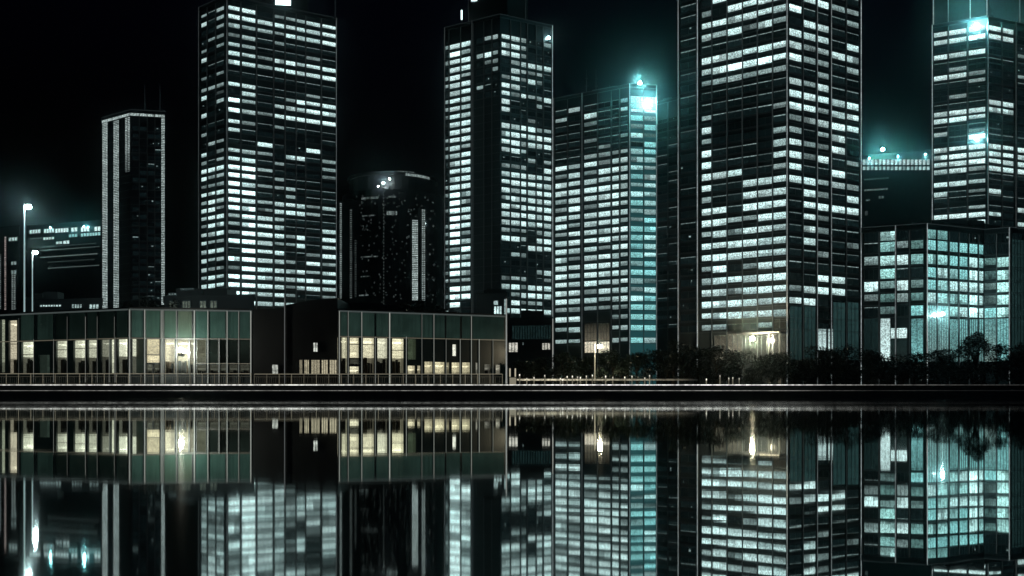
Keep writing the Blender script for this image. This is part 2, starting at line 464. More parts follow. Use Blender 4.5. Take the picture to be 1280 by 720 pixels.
# promenade paving behind the coping
mb = MB((0, 0, 0)); mb.poly([(-900, 128.9, GZ + .02), (900, 128.9, GZ + .02), (900, 136.5, GZ + .02), (-900, 136.5, GZ + .02)], 'stone'); structure(mb.build('promenade'))

# ------------------------------------------------------------------ the towers
# tallest slab right of centre
r5 = [("-", "+.####", "+##++"), (".", "######", "W---+"), ("-", "#+#+#+", ".##--"), ("-", "------", "###-#"), (".", "######", "#++##"), ("-", "##W#W#", "#++-+"),
      (".", "++++++", "--+--"), ("-", "------", "#+#--"), (".", "------", "#####"), (".", "+----+", "##+##"), ("-", "#....-", "++###"), (".", "+....+", "+-+#-"),
      (".", "#---.#", "#++#."), (".", "#----#", "#+#-+"), (".", "###--+", "#--#-"), ("-", "#--###", "##+#+"), (".", "+--###", "-#+-#"), (".", "##-###", "-####"),
      ("-", "##++##", "-#+--"), (".", "+#+###", "-#+--"), (".", "######", "-#--+"), ("-", "######", "--+--"), (".", "+#.+##", "-----"), (".", "######", ".-##-"),
      (".", "##+###", "+###-"), (".", "######", "##..."), (".", "######", "+...."), (".", "#+--+.", ".....")]
rows5 = [(19 + 14.5 * i, '|'.join(t)) for i, t in enumerate(r5)]
T5 = tower('tallest dark glass tower at right of centre with a brightly lit ribbon windowed corner', [(848, 344), (873, 339), (985, 320), (1075.5, 338)], -60, rows5,
           [[(851, 870)], [(877.5, 889), (891, 908), (910, 927.5), (929, 946), (948, 965), (967, 982.5)], [(986.5, 1001.5), (1004.5, 1019), (1022, 1035.5), (1039.5, 1056), (1058.5, 1073)]],
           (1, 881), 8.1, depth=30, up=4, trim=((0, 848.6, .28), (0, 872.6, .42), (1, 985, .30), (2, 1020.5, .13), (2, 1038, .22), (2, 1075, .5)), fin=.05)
# dark glass lobby storeys with a beige lit entrance
def part_quad(T, fi, px0, px1, y0, y1, glow, mat='glass', d=.08, name='lobby_panel', bars=1.6, mat2='metal'):
    f = T['faces'][fi]; u0, u1 = f.s_at(px0), f.s_at(px1); zc = lambda y: Z(y, f.depth((px0 + px1) / 2))
    mb = MB(T['base']); z0, z1 = max(GZ, zc(y1)), zc(y0)
    g = glow if isinstance(glow[0], tuple) else (glow, glow)
    mb.poly([f.p(u0, z0, d), f.p(u1, z0, d), f.p(u1, z1, d), f.p(u0, z1, d)], mat, [g[1], g[1], g[0], g[0]])
    n = max(1, int((u1 - u0) / bars))
    for i in range(n + 1):
        a = u0 + (u1 - u0) * i / n; f.box(mb, a - .05, a + .05, z0, z1, d, d + .12, mat2)
    for z in (z0, z1): f.box(mb, u0, u1, z - .06, z + .06, d, d + .14, mat2)
    return mb.build(name, T['root'])
part_quad(T5, 1, 893, 908, 419, 450, (mul(BEIGE, .07), mul(BEIGE, .20)))
part_quad(T5, 1, 910, 928, 417, 450, (mul(BEIGE, .12), mul(BEIGE, .30)))
part_quad(T5, 1, 931, 966, 415, 452, (mul(BEIGE, .06), mul(BEIGE, .03)))
part_quad(T5, 1, 967, 983, 399, 452, (mul(BEIGE, .035), mul(BEIGE, .09)))
for a, b in ((987, 1002), (1005, 1019)): part_quad(T5, 2, a, b, 383, 450, (mul(TEAL, .06), mul(TEAL, .03)), 'panel')
for a, b in ((1041, 1056), (1059, 1073)): part_quad(T5, 2, a, b, 378, 450, (mul(TEAL, .07), mul(TEAL, .045)), 'panel')
for a, b in ((1022, 1032.5), (1034.5, 1041)): part_quad(T5, 2, a, b, 411, 438, (mul(WHITE, .6), mul(WHITE, 1.0)))
# entrance canopy with its lamps
f = T5['faces'][1]; mb = MB(T5['base']); dd = f.depth(955)
f.box(mb, f.s_at(930), f.s_at(983), Z(418.5, dd), Z(416, dd), .1, 5.0, 'dark'); f.quad(mb, f.s_at(958), f.s_at(982), Z(418, dd), Z(416.2, dd), 5.03, 'glow_strip', mul(WARM, .9))
can = mb.build('entrance_canopy', T5['root'])
for px in (968, 981):
    mb = MB(T5['base']); u = f.s_at(px); f.box(mb, u - .3, u + .3, GZ, Z(418.5, dd), 3.6, 4.2, 'metal', mul(WARM, .05)); mb.build('column', can)
q = f.p(f.s_at(953), Z(424.5, dd), 7.5); beacon(T5['root'], T5['base'], q[0], q[1], q[2], 1300, r=.72, col=(1, .86, .58), post=.3, name='entrance_lamp')

# wide tower at left
T2p = [(10.6, "##.+++##"), (21, "########"), (32, "#+++####"), (44.4, "+#-+----"), (56, "#+--- +-".replace(' ', '-')), (66.7, "##+#####"), (77.8, "##+#####"), (91, "--------"), (105.5, "##-- -+-".replace(' ', '-')),
       (115, ".#--+###"), (125, "W+-#####"), (137.5, "W#+#####"), (152, "#+-+----"), (162.5, "#-.....-"), (176, "--#-..#."), (188, "##+.##-+"), (198.6, "##-+--.+"), (208.9, "##+-...+"),
       (218.6, "##-+---."), (229.4, "##++#---"), (239.4, "##-.+.--"), (249.7, "##+###+#"), (259.4, "##+###+-"), (269.7, "+###----"), (279.7, "+###-- #".replace(' ', '-')), (290.5, "+###+#-#"), (301, "###++#-#"),
       (312.2, "-###--+#"), (323.3, "####+-#+"), (335, "+#####+#"), (345.5, "########"), (355.8, "####+###"), (366.4, "####+.-+"), (378, "W####+..")]
random.seed(5)
def lf2(i):
    if i < 17: return random.choice(['+.+', '#.+', '+++', '.--', '#-+', '..+', '+..', '#..', '.++', '+-+'])
    return random.choice(['#++', '###', '##+', '+##', '#++', '+++'])
rows2 = [(y, lf2(i) + '|' + (''.join('W' if (c == '#' and j < 2 and i > 16) else c for j, c in enumerate(p)))) for i, (y, p) in enumerate(T2p)]
T2 = tower('wide dark tower at left with long white window ribbons and a rooftop sign lamp', [(249, 495), (283, 480), (420.5, 509)], -1, rows2,
           [[(252, 258.5), (260.5, 269), (271, 280)], [(285.5, 299.5), (302.5, 319), (322, 340.5), (343.5, 355), (357.5, 369), (371, 381), (383, 400), (403, 419.5)]],
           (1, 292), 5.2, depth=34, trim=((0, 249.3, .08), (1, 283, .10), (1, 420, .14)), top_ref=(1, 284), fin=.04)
mb = MB(T2['base']); pl = plan_of([(302, 500), (345, 500), (385, 505), (385, 520), (302, 520)])
mb.prism(pl, T2['ztop'] + .35, T2['ztop'] + 26, 'dark')
crown = mb.build('roof_block', T2['root'])
mb = MB(T2['base']); fx = Face((X(344, 499), 499), (X(364, 500), 500)); fx.box(mb, 0, fx.len, Z(7, 499), Z(-6, 499), 0, .6, 'metal'); fx.quad(mb, .2, fx.len - .2, Z(6.4, 499), Z(-5, 499), .65, 'lamp', mul(WHITE, 5)); mb.build('sign_lamp', crown)
for px in (310, 340, 379, 419): antenna(T2['root'], T2['base'], X(px, 506), 506, T2['ztop'] + .4, T2['ztop'] + U(25, 40), r=.14)

# centre tower with the dark notch
rows3 = []
P3 = ["##+..+", "##+...", "##+...", ".+####", ".#+++-", "+#+#+.", "##-..-", "#+#++#", "#-..+-", "#.-...", "...+..", "####++", "######", "######", "##+..-", ".-.+.+", "+++.-#", "######", "######", "#+####",
      "######", "######", "######", "######", "+++-+#", "##+.##", "..-###", ".+#...", "......", "....+#", "+++.-+", "##+###", ".+####", ".#+++.", "######"]
L3 = ["##", "W+", "##", "##", "#+", "##", "##", "##", "##", "##", "##", "##", "##", "#+", "##", "##", "##", "##", "##", "##", "##", "##", "##", "##", "#+", "##", "+#", "##", "##", "##", "++", "##", "W#", "W."]
X3 = [".++", "...", "+#+", ".++", "..+", "...", "+-.", "..."]
for i, p in enumerate(P3):
    rows3.append((46.5 + 10.05 * i, ('+' if R() < .6 else '.') + ((L3[i].replace('#', 'W', 1) if i > 18 else L3[i]) if i < len(L3) else '..') + (X3[i] if i < len(X3) else '   ') + '|' + p))
T3 = tower('central dark tower with a narrow bright window strip beside a wide unlit band', [(556, 524), (625, 505), (690.5, 521)], 22, rows3,
           [[(557, 560.5), (562.5, 575), (577, 588), (596, 604), (606, 614), (616, 622.5)], [(627, 637), (639, 649.5), (651.5, 657.5), (660, 669), (671, 677.5), (680, 688.8)]],
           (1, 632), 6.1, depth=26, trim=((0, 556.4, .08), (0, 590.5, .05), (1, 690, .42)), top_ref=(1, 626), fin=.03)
mb = MB(T3['base']); mb.prism(plan_of([(585, 522), (634, 512), (660, 522), (660, 534), (585, 534)]), T3['ztop'] + .35, T3['ztop'] + 30, 'dark'); cr = mb.build('roof_block', T3['root'])
mb = MB(T3['base']); mb.box(X(576.2, 522), X(578, 522), 521.5, 522, Z(25, 522), Z(13, 522), 'lamp', mul(WHITE, 2.5)); mb.box(X(576, 522), X(578.2, 522), 521.6, 522.2, Z(40, 522), Z(25, 522), 'metal'); mb.build('lamp_tube', T3['root'])
mb = MB(T3['base']); mb.box(X(589, 521), X(599, 521), 519.6, 520.2, Z(2.5, 521), Z(.2, 521), 'lamp', mul(WHITE, 1.4)); mb.box(X(588.5, 521), X(599.5, 521), 520.2, 521.6, Z(4, 521), Z(-.5, 521), 'metal'); mb.build('lamp_tube', cr)
f = T3['faces'][1]; q = f.p(f.s_at(684.5), Z(48.5, 520), .9); beacon(T3['root'], T3['base'], q[0], q[1], q[2], 60, r=.8, post=.2, name='flood_lamp')
for px, h in ((585.5, 34), (617, 46), (633, 46), (657, 40)): antenna(T3['root'], T3['base'], X(px, 516 + (px > 640) * 4), 516 + (px > 640) * 4, T3['ztop'] + .4, T3['ztop'] + h, r=.16)

# teal lit tower behind
top4 = [(141, "-+---+|##"), (151.5, "+.#--+|##"), (162, "--+---|t+"), (172.5, "------|+t"), (183, "--+--+|#+"), (193, "---+--|-t"), (202, "--++++|##")]
rows4 = list(top4)
for i in range(17):
    a = random.choice(['##', '#+', '+#', '##']) if i < 12 else '##'
    rows4.append((211.5 + 10.4 * i, a + random.choice(['####', '####', '#+##', '+###', '###+']) + '|' + random.choice(['##', 't#', '+#', '#+', '##'])))
rows4 += [(388.3, "++++++|tt"), (400, "##  ++|tt"), (413, "+#  ++|tt"), (428, "++  ++|t#")]
tt = lambda y: mul(random.choice([(.30, .80, .82), (.48, .92, .92), (.52, .94, .94), (.62, .98, .98)]), U(.55, 1.15)) if y > 165 else mul((.62, .98, .98), 1.5)
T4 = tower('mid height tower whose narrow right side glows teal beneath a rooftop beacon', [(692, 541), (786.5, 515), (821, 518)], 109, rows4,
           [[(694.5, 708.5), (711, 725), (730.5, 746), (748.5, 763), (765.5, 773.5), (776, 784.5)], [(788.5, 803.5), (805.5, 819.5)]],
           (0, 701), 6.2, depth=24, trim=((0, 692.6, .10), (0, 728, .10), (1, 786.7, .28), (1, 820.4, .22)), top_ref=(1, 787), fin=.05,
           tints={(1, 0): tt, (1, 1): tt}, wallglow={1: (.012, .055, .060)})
part_quad(T4, 0, 731, 746, 404, 426, (mul(BEIGE, .012), mul(BEIGE, .16)), name='lobby_panel'); part_quad(T4, 0, 748, 762, 404, 426, (mul(BEIGE, .012), mul(BEIGE, .16)))  # warm light on the wall behind, put in as glowing panels
part_quad(T4, 0, 731, 746, 427, 441, (mul((1, .93, .74), 1.0), mul((1, .9, .66), .75))); part_quad(T4, 0, 748, 762, 427, 441, (mul((1, .93, .74), 1.1), mul((1, .9, .66), .8)))
f = T4['faces'][1]
part_quad(T4, 1, 788, 820.3, 121, 137, (mul((.55, 1, 1), 1.0), mul((.3, .8, .82), .55)), bars=2.4, name='crown_glazing')  # floodlit look of the crown put into the panes as glow
q = f.p(f.s_at(808), Z(131, 516), 1.8); beacon(T4['root'], T4['base'], q[0], q[1], q[2], 2100, r=1.0, col=(.32, .98, 1), post=.2, name='flood_lamp')
beacon(T4['root'], T4['base'], X(800, 520), 520, Z(104, 520), 1500, r=.8, col=(.36, .98, 1), post=5)
for px, y in ((733, 87), (745, 87), (762, 106)): antenna(T4['root'], T4['base'], X(px, 538), 538, T4['ztop'] + .4, Z(y, 538), r=.15)

# far right tower
rows7 = [(43.5, "###|##."), (53.7, "##W|##."), (63, "...|..."), (72, "###|..+"), (82.5, "---|---"), (90, ".+.|..."), (98, "##+|..+"), (107.5, "--+|..-"), (117, "...|..."), (124, ".+-|..."), (134.5, "---|##."), (143.5, "###|##."), (152, "###|..."),
         (162, "---|..."), (169, "+.+|-.."), (176, ".-W|---"), (188.5, "###|###"), (197.7, "###|###"), (206.6, "###|###"), (215.5, "##+|###"), (224, "..-|---"), (231.5, "###|--."), (243.5, "#-+|#.."), (251, "---|---"), (263.5, "--+|--#"), (272, "###|#.."), (281.5, "###|..#"),
         (291, "+.+|..."), (300.5, ".+.|+.."), (310, "-..|...")]
T7 = tower('far right tower with a teal floodlit top corner and stacked white window ribbons', [(1165, 492), (1234, 480), (1310, 497)], 25, rows7,
           [[(1167.5, 1184), (1186.5, 1208), (1211, 1231.5)], [(1236, 1251), (1253.5, 1266.5), (1272, 1288)]],
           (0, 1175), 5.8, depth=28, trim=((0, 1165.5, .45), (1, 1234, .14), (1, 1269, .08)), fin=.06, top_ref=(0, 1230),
           tints={(0, 2): lambda y: (mul((.72, 1, 1), 1.15) if y < 60 or 170 < y < 190 else None)})
f = T7['faces'][0]
q = f.p(f.s_at(1221), Z(33, 482), 2.0); beacon(T7['root'], T7['base'], q[0], q[1], q[2], 1500, r=.85, col=(.32, .98, 1), post=.2, name='flood_lamp')
q = f.p(f.s_at(1221), Z(174, 482), 2.0); beacon(T7['root'], T7['base'], q[0], q[1], q[2], 800, r=.65, col=(.34, .98, 1), post=.2, name='flood_lamp')
mb = MB(T7['base']); ff = Face(plan_of([(1166, 492.5)])[0], plan_of([(1233, 481)])[0]); f2 = Face(plan_of([(1234.4, 481)])[0], plan_of([(1309, 497)])[0])
for g in (ff, f2): g.quad(mb, .2, g.len - .2, T7['ztop'] + 1.7, T7['ztop'] + 19, -1.2, 'panel', [mul(TEAL, .05), mul(TEAL, .05), mul(TEAL, .012), mul(TEAL, .012)])
scr = mb.build('glass_screen', T7['root'])
for px, k in ((1165.5, .3), (1185, .05), (1212.5, .35), (1236, .25), (1277, .08)):
    g = ff if px < 1234 else f2; u = max(.15, min(g.len - .15, g.s_at(px))); mb = MB(T7['base']); g.box(mb, u - .22, u + .22, T7['ztop'] + 1.7, T7['ztop'] + 19, -1.4, -.9, 'glow_strip', mul((.85, 1, 1), k)); mb.build('screen_post', scr)  # posts carry a put-in glow like the edge trims

# mid rise in front of it
rows8 = [(293, ".#..|##....|..|."), (307, "-#++|tttttt|..|."), (324.5, "+###|##tt##|+#|-"), (341, ".#--|t##t##|+#|-"), (356.5, "#+#+|t##### |+#|-".replace(' ', '')), (372.5, "++++|######|+#|-"), (388.5, "-+.t|tt##W#|t#|-")]
t8 = lambda y: random.choice([mul((.44, .90, .88), U(.75, .95)), mul((.42, .86, .85), U(.55, .75)), mul((.58, .96, .95), U(.85, 1.1))]) if y > 300 else mul((.3, .68, .66), .6)
t8b = lambda y: mul(random.choice([(.36, .74, .70), (.5, .85, .82), (.24, .5, .48)]), U(.7, 1.3))
T8 = tower('lower teal glass office block in front of the far right tower', [(1078, 306), (1157, 298), (1229.5, 309), (1262.5, 305), (1300, 311)], 286.5, rows8,
           [[(1080.5, 1097.5), (1100.5, 1119), (1121.5, 1135), (1139, 1154)], [(1159.5, 1169.5), (1171.8, 1184), (1187, 1196.8), (1199.2, 1209), (1211.5, 1221.5), (1223.5, 1228.8)], [(1231, 1245), (1246.8, 1261.8)], [(1264.5, 1277)]],
           (1, 1172), 12.2, depth=34, npane=3, even=True, name='office_block', cat='office block', trim=((0, 1119.6, .2), (1, 1157.5, .42), (2, 1262, .25)), fin=.05, top_ref=(1, 1158),
           tints={(0, 1): t8b, (0, 3): t8b, (1, 0): t8, (1, 1): t8, (1, 2): t8, (1, 3): t8, (1, 4): lambda y: mul((.6, 1, .98), U(1.1, 1.6)), (1, 5): t8, (2, 0): t8b, (2, 1): lambda y: mul((.5, .94, .9), U(.8, 1.3))})
LB = 'lobby_panel'
part_quad(T8, 0, 1100.5, 1113, 398, 452, (mul(WHITE, .75), mul(WHITE, 1.15)))
part_quad(T8, 0, 1113.4, 1134, 410, 423, (mul(WHITE, 1.2), mul(WHITE, .95)))
part_quad(T8, 0, 1113.4, 1134, 424, 452, ((.01, .02, .02), (.015, .025, .022)))
part_quad(T8, 0, 1139, 1154, 398, 452, (mul(TEAL, .42), mul(TEAL, .95)))
part_quad(T8, 0, 1080, 1098, 398, 452, (mul(TEAL, .03), mul(TEAL, .02)))
part_quad(T8, 1, 1159.5, 1185, 382, 452, (mul(TEAL, 1.0), (.22, .34, .33)), bars=.7)
for a, b in ((1187, 1197), (1199, 1209), (1211.5, 1221.5), (1223.5, 1228.8)): part_quad(T8, 1, a, b, 399, 452, (mul(TEAL, U(.6, 1.0)), (.14, .28, .27)), bars=.8)
part_quad(T8, 2, 1231, 1245, 398, 452, (mul(TEAL, .6), (.2, .3, .28)), bars=.8); part_quad(T8, 2, 1246.8, 1262, 398, 452, (mul(TEAL, .9), mul(TEAL, .7)), bars=.8)
part_quad(T8, 3, 1264, 1290, 300, 452, (mul(TEAL, .035), mul(TEAL, .03)), 'panel', bars=1.2, name='fin_screen')
f = T8['faces'][1]; q = f.p(f.s_at(1172.5), Z(393, 300), 1.6); beacon(T8['root'], T8['base'], q[0], q[1], q[2], 900, r=.5, col=(.6, 1, .98), post=.2, name='wall_lamp')
for px, y in ((1103, 281), (1140, 275), (1234, 272), (1216, 284)): antenna(T8['root'], T8['base'], X(px, 316), 316, T8['ztop'] + .4, Z(y, 316), r=.12, arms=1)

# slim tower outlined in light
def dotted(root, base, f, px0, px1, y0, y1, k, pitch=2.15, fade=None, name='light_strip', tint=None):
    mb = MB(base); d = f.depth((px0 + px1) / 2); y = y0; u0, u1 = f.s_at(px0), f.s_at(px1)
    f.box(mb, u0, u1, Z(y1, d), Z(y0, d), 0, .10, 'dark')
    while y < y1:
        kk = k * U(.65, 1.1) * (fade(y) if fade else 1)
        n = max(1, int((px1 - px0) / 2.2))
        for i in range(n):
            a = u0 + (u1 - u0) * (i + .1) / n; b = u0 + (u1 - u0) * (i + .9) / n
            f.quad(mb, a, b, Z(y + pitch * .62, d), Z(y, d), .13, 'glass', mul(tint or (.72, .9, .88), kk * U(.75, 1.1)))
        y += pitch
    return mb.build(name, root)
T1f = []
def sparse(n): return ''.join(random.choice('......+.-') for _ in range(n))
rows1 = [(160 + 9.2 * i, '    |' + ''.join(random.choice('........ .. ..-') for _ in range(4))) for i in range(24)]
T1 = tower('slim black tower at left outlined by white light strips along its edges and roof', [(127.5, 463), (163, 450), (206.5, 453)], 142, rows1,
           [[], [(166, 173), (175, 183), (185, 193), (194, 201)]], (1, 165), 4.6, depth=24, top_ref=(1, 164), fin=.01)
f0, f1 = T1['faces'][0], T1['faces'][1]
dotted(T1['root'], T1['base'], f0, 128.2, 134.8, 154, 386, .95)
dotted(T1['root'], T1['base'], f0, 142, 149, 151, 386, .85)
dotted(T1['root'], T1['base'], f0, 156.5, 162.8, 147, 214, .8, fade=lambda y: max(.05, min(1, (222 - y) / 45)))
dotted(T1['root'], T1['base'], f1, 201.6, 206, 145, 380, .9)
for g, a, b in ((f0, 128, 162.8), (f1, 163.2, 206)):
    mb = MB(T1['base']); n = 22
    for i in range(n):
        u0 = g.s_at(a) + (g.s_at(b) - g.s_at(a)) * i / n; u1 = u0 + g.len / n * .7
        g.quad(mb, u0, u1, T1['ztop'] - .9, T1['ztop'] + .25, .2, 'glass', mul((.72, .9, .88), U(.6, 1.0)))
    mb.build('light_strip', T1['root'])
for px, y in ((140, 139), (181, 106), (200, 106)): antenna(T1['root'], T1['base'], X(px, 460), 460, T1['ztop'] + .4, Z(y, 460), r=.12, arms=1)

# dark slab between the teal tower and the tallest
rows6 = [(150 + 11.2 * i, ''.join(random.choice('...--.') for _ in range(2))) for i in range(24)]
T6 = tower('unlit dark slab tower standing behind between the teal tower and the tallest tower', [(816, 600), (853, 585)], 128, rows6, [[(822, 834), (836, 847)]], (0, 835), 4.0, depth=24, fin=.012)

# round tower in the distance
bx, by, br = X(491, 585), 585, 28.5
base = (bx, by, GZ); rc = thing('round_tower', 'distant round dark tower with floodlights and an arc of light at its top', 'tower', base)
def ring(a0, a1, r, n): return [(bx + r * math.cos(a0 + (a1 - a0) * i / n), by + r * math.sin(a0 + (a1 - a0) * i / n)) for i in range(n + 1)]
mb = MB(base); mb.prism(ring(0, math.tau, br, 47)[:-1], GZ, Z(236, 556), 'wall'); mb.build('wall', rc)
mb = MB(base); mb.prism(ring(0, math.tau, br * .86, 40)[:-1], Z(236, 556), Z(216, 556), 'dark'); mb.prism(ring(0, math.tau, br * .9, 40)[:-1], Z(216, 556), Z(212, 556), 'dark'); rr = mb.build('roof', rc)
def arc_line(mb, px0, px1, y, h, k, r=br + .12, dens=.8):
    n = int((px1 - px0) / 1.6)
    def pt(px):
        # bearing to a point on the front of the drum
        t = math.asin(max(-.999, min(.999, (px - 491) / 66.0))); return (bx + r * math.sin(t), by - r * math.cos(t))
    z0, z1 = Z(y + h / 2, 557), Z(y - h / 2, 557); i0 = len(mb.v)
    for i in range(n + 1):
        a = pt(px0 + 1.6 * i); mb.v += [Vector((a[0], a[1], z0)) - mb.o, Vector((a[0], a[1], z1)) - mb.o]
    for i in range(n):
        j = i0 + 2 * i; mb.f.append((j, j + 2, j + 3, j + 1)); mb.m.append(mb.mi('glass'))
        mb.g.append([mul((.72, .92, .9), k * U(.4, 1.1)) if R() < dens else mul((.72, .92, .9), k * .06)] * 4)
mb = MB(base); arc_line(mb, 516, 549, 216, 3.2, .42, br * .9 + .1, .95); mb.build('light_arc', rr); mb = MB(base); arc_line(mb, 505, 530, 212.5, 1.2, .16, br * .9 + .15); mb.build('light_arc', rr)
for (a, b, y, h, k, dn) in ((458, 481, 247, 2.6, .20, .75), (493, 504, 246, 2.2, .16, .8), (459, 478, 269, 1.6, .16, .7), (491, 505, 266.5, 5, .28, .9), (444, 451, 272, 2.2, .25, .8), (456, 480, 320.5, 1.6, .14, .7), (457, 470, 345, 1.5, .10, .6), (450, 468, 368.5, 1.6, .22, .85)):
    mb = MB(base); arc_line(mb, a, b, y, h, k, dens=dn); mb.build('window', rc)
mb = MB(base)
for _ in range(260): px = U(432, 549); arc_line(mb, px, px + 2.0, U(240, 378), U(1.2, 2.6), U(.01, .08) if px < 515 else U(.01, .12), dens=1)
o = mb.build('window', rc); o['kind'] = 'stuff'
for px in (486.5,):
    mb = MB(base)
    for y in range(232, 384, 4): arc_line(mb, px, px + 1.7, y, 2.2, .06, dens=1)
    mb.build('light_strip', rc)
for (px0, px1, y0, y1, k) in ((515, 522.5, 275, 376, .95), (527, 531.5, 262, 376, .5)):
    fc = Face((X(px0 - .5, 556.2), 556.2), (X(px1 + .5, 557.2), 557.2)); fc.a = Vector((fc.a.x, fc.a.y)); mb = MB(base)
    fc.box(mb, 0, fc.len, GZ, Z(y0 - 4, 556), -6, 0, 'dark'); mb.build('stair_shaft', rc)
    dotted(rc, base, fc, px0, px1, y0, y1, k, pitch=2.3)
for px, y, L, r in ((487, 229, 420, .45), (495, 224, 260, .36), (481, 233, 90, .3), (535.5, 277, 50, .6), (534, 320, 36, .55)):
    t = math.asin((px - 491) / 66.0); beacon(rc, base, bx + (br + 1.2) * math.sin(t), by - (br + 1.2) * math.cos(t), Z(y, 556), L, r=r, post=.4, name='flood_lamp', col=(.8, 1, 1))
# its narrow neighbour
def simple_block(name, label, cat, pts, top, depth, cells=(), group=None, mat='wall', roof=True, cn='window', mat_c='glass'):
    plan = plan_of(pts); faces = [Face(plan[i], plan[i + 1]) for i in range(len(plan) - 1)]
    a, b = Vector(plan[0]), Vector(plan[-1]); base = ((a.x + b.x) / 2, (a.y + b.y) / 2 + depth / 2, GZ)
    root = thing(name, label, cat, base, group); full = list(plan) + [(b.x * (1 + depth / b.y), b.y + depth), (a.x * (1 + depth / a.y), a.y + depth)]
    zt = Z(top, plan[0][1]); mb = MB(base); mb.prism(full, GZ - .2, zt, mat); mb.build('wall', root)
    if roof:
        cx = sum(p[0] for p in full) / len(full); cy = sum(p[1] for p in full) / len(full)
        mb = MB(base); mb.prism([(cx + (p[0] - cx) * 1.015, cy + (p[1] - cy) * 1.015) for p in full], zt, zt + .4, 'dark')
        for _ in range(3):
            k = U(.1, .6); q = (cx + U(-.3, .3) * abs(b.x - a.x), cy + U(-.2, .2) * depth); w = U(1, 3); mb.box(q[0] - w, q[0] + w, q[1] - w, q[1] + w, zt + .4, zt + U(1.2, 2.6), 'dark')
        mb.build('roof', root)
    for (fi, px0, px1, y0, y1, g) in cells:
        f = faces[fi]; d = f.depth((px0 + px1) / 2); mb = MB(base); u0, u1 = f.s_at(px0), f.s_at(px1); z0, z1 = Z(y1, d), Z(y0, d)
        f.quad(mb, u0, u1, z0, z1, .05, mat_c, g); w = .0009 * d * .35
        n = max(1, int((px1 - px0) / 3.2))
        for i in range(n + 1): uu = u0 + (u1 - u0) * i / n; f.box(mb, uu - w, uu + w, z0, z1, .02, .18, 'metal')
        f.box(mb, u0, u1, z0 - w * 2, z0, 0, .2, 'metal'); f.box(mb, u0, u1, z1, z1 + w * 2, 0, .2, 'metal')
        mb.build(cn, root)
    return dict(root=root, base=base, faces=faces, ztop=zt)
S = simple_block('office_tower', 'narrow dark tower with two dotted light strips behind the wide left tower', 'tower', [(421, 530), (449, 528)], 252, 20, roof=True)
dotted(S['root'], S['base'], S['faces'][0], 424.5, 427.6, 254, 372, .4, pitch=2.4); dotted(S['root'], S['base'], S['faces'][0], 437, 440.5, 262, 372, .12, pitch=2.6); dotted(S['root'], S['base'], S['faces'][0], 443, 446, 300, 372, .06, pitch=3)

# wide low block at left with lit top storeys
cells = [(0, a, b, y - h, y + h, mul(c, k * 1.45)) for (a, b, y, h, c, k) in [
    (37, 51, 289.5, 2.2, WHITE, .6), (55, 68, 288.5, 2.4, WHITE, .75), (69, 86, 288, 2.4, WHITE, .85), (89, 97, 287, 2.4, WHITE, .85), (101, 112, 286.5, 2.8, WHITE, .95), (118, 126, 286, 2.6, WHITE, .9),
    (86, 97, 294.5, 1.7, (.4, .9, .9), .5), (101, 126, 293, 1.9, (.45, .92, .92), .6), (54, 68, 298, 1.4, WHITE, .65), (70, 78, 303.5, 1.5, WHITE, .6), (79, 87, 302.8, 2, WHITE, .75), (38, 52, 298, .5, WHITE, .12),
    (45, 124, 311, .5, WHITE, .10), (50, 122, 319.5, .7, WHITE, .15), (60, 124, 333.5, .6, WHITE, .10), (40, 120, 307, .4, WHITE, .06), (60, 118, 326, .4, WHITE, .05)]]
BLk = simple_block('office_block', 'wide low block at far left with two bright top storeys', 'office block', [(34, 612), (127, 590)], 283, 40, cells)
for i, (px, y, L) in enumerate(((122, 281, 330), (106, 282.5, 170), (64, 284, 90))): beacon(BLk['root'], BLk['base'], X(px, 594), 593, Z(y + 1, 594), L * 2.6, r=.34, col=(.3, .95, 1), post=.3, name='added_glow_lamp')  # small lamps added to spread a teal glow over the lit strips
EB = simple_block('office_tower', 'dark tower cut by the left edge of the view with vertical dotted light strips', 'tower', [(-40, 420), (24, 410)], 288, 24,
                  [(0, 11, 22, 297, 301, mul(WHITE, .7)), (0, 14, 21, 327, 331, mul(WHITE, .35)), (0, 14, 21, 338, 343, mul(WHITE, .3))])
for a, b, y0, k, tn in ((-1, 1.6, 318, .3, None), (5.6, 8.2, 296, .45, (1, .85, .8)), (14.5, 20, 344, .35, None)): dotted(EB['root'], EB['base'], EB['faces'][0], a, b, y0, 386, k, pitch=2.3, tint=tn)

# far block at right with a floodlit roof line and beacon
cells = []
random.seed(3)
for a in list(range(1078, 1163, 5)):
    cells.append((0, a, a + 4.3, 199.5, 206, mul((.7, .98, .98), U(.5, .95)))); cells.append((0, a, a + 4.3, 208.3, 212.5, mul((.6, .96, .96), U(.35, .85))))
cells += [(0, 1080, 1111, 223, 224, mul(WHITE, .10)), (0, 1080, 1110, 236, 238, mul(WHITE, .18)), (0, 1082, 1088, 249.5, 251, mul(WHITE, .12)), (0, 1098, 1105, 245, 248, mul(WHITE, .10)), (0, 1081, 1085, 264, 269, mul(WHITE, .06))]
B9 = simple_block('office_block', 'dark block behind with a glowing teal roof line and a tall beacon', 'office block', [(1066, 640), (1172, 622)], 196, 40, cells)
beacon(B9['root'], B9['base'], X(1103.5, 640), 640, Z(187, 640), 1500, r=.85, col=(.34, .98, 1), post=4)
mb = MB(B9['base']); mb.box(X(1138, 634), X(1146, 634), 634, 640, B9['ztop'], Z(189.5, 634), 'dark'); mb.box(X(1138.3, 633.8), X(1145.7, 633.8), 633.6, 633.95, Z(195, 634), Z(190.5, 634), 'glass', mul(WHITE, .7)); mb.build('roof_cabin', B9['root'])
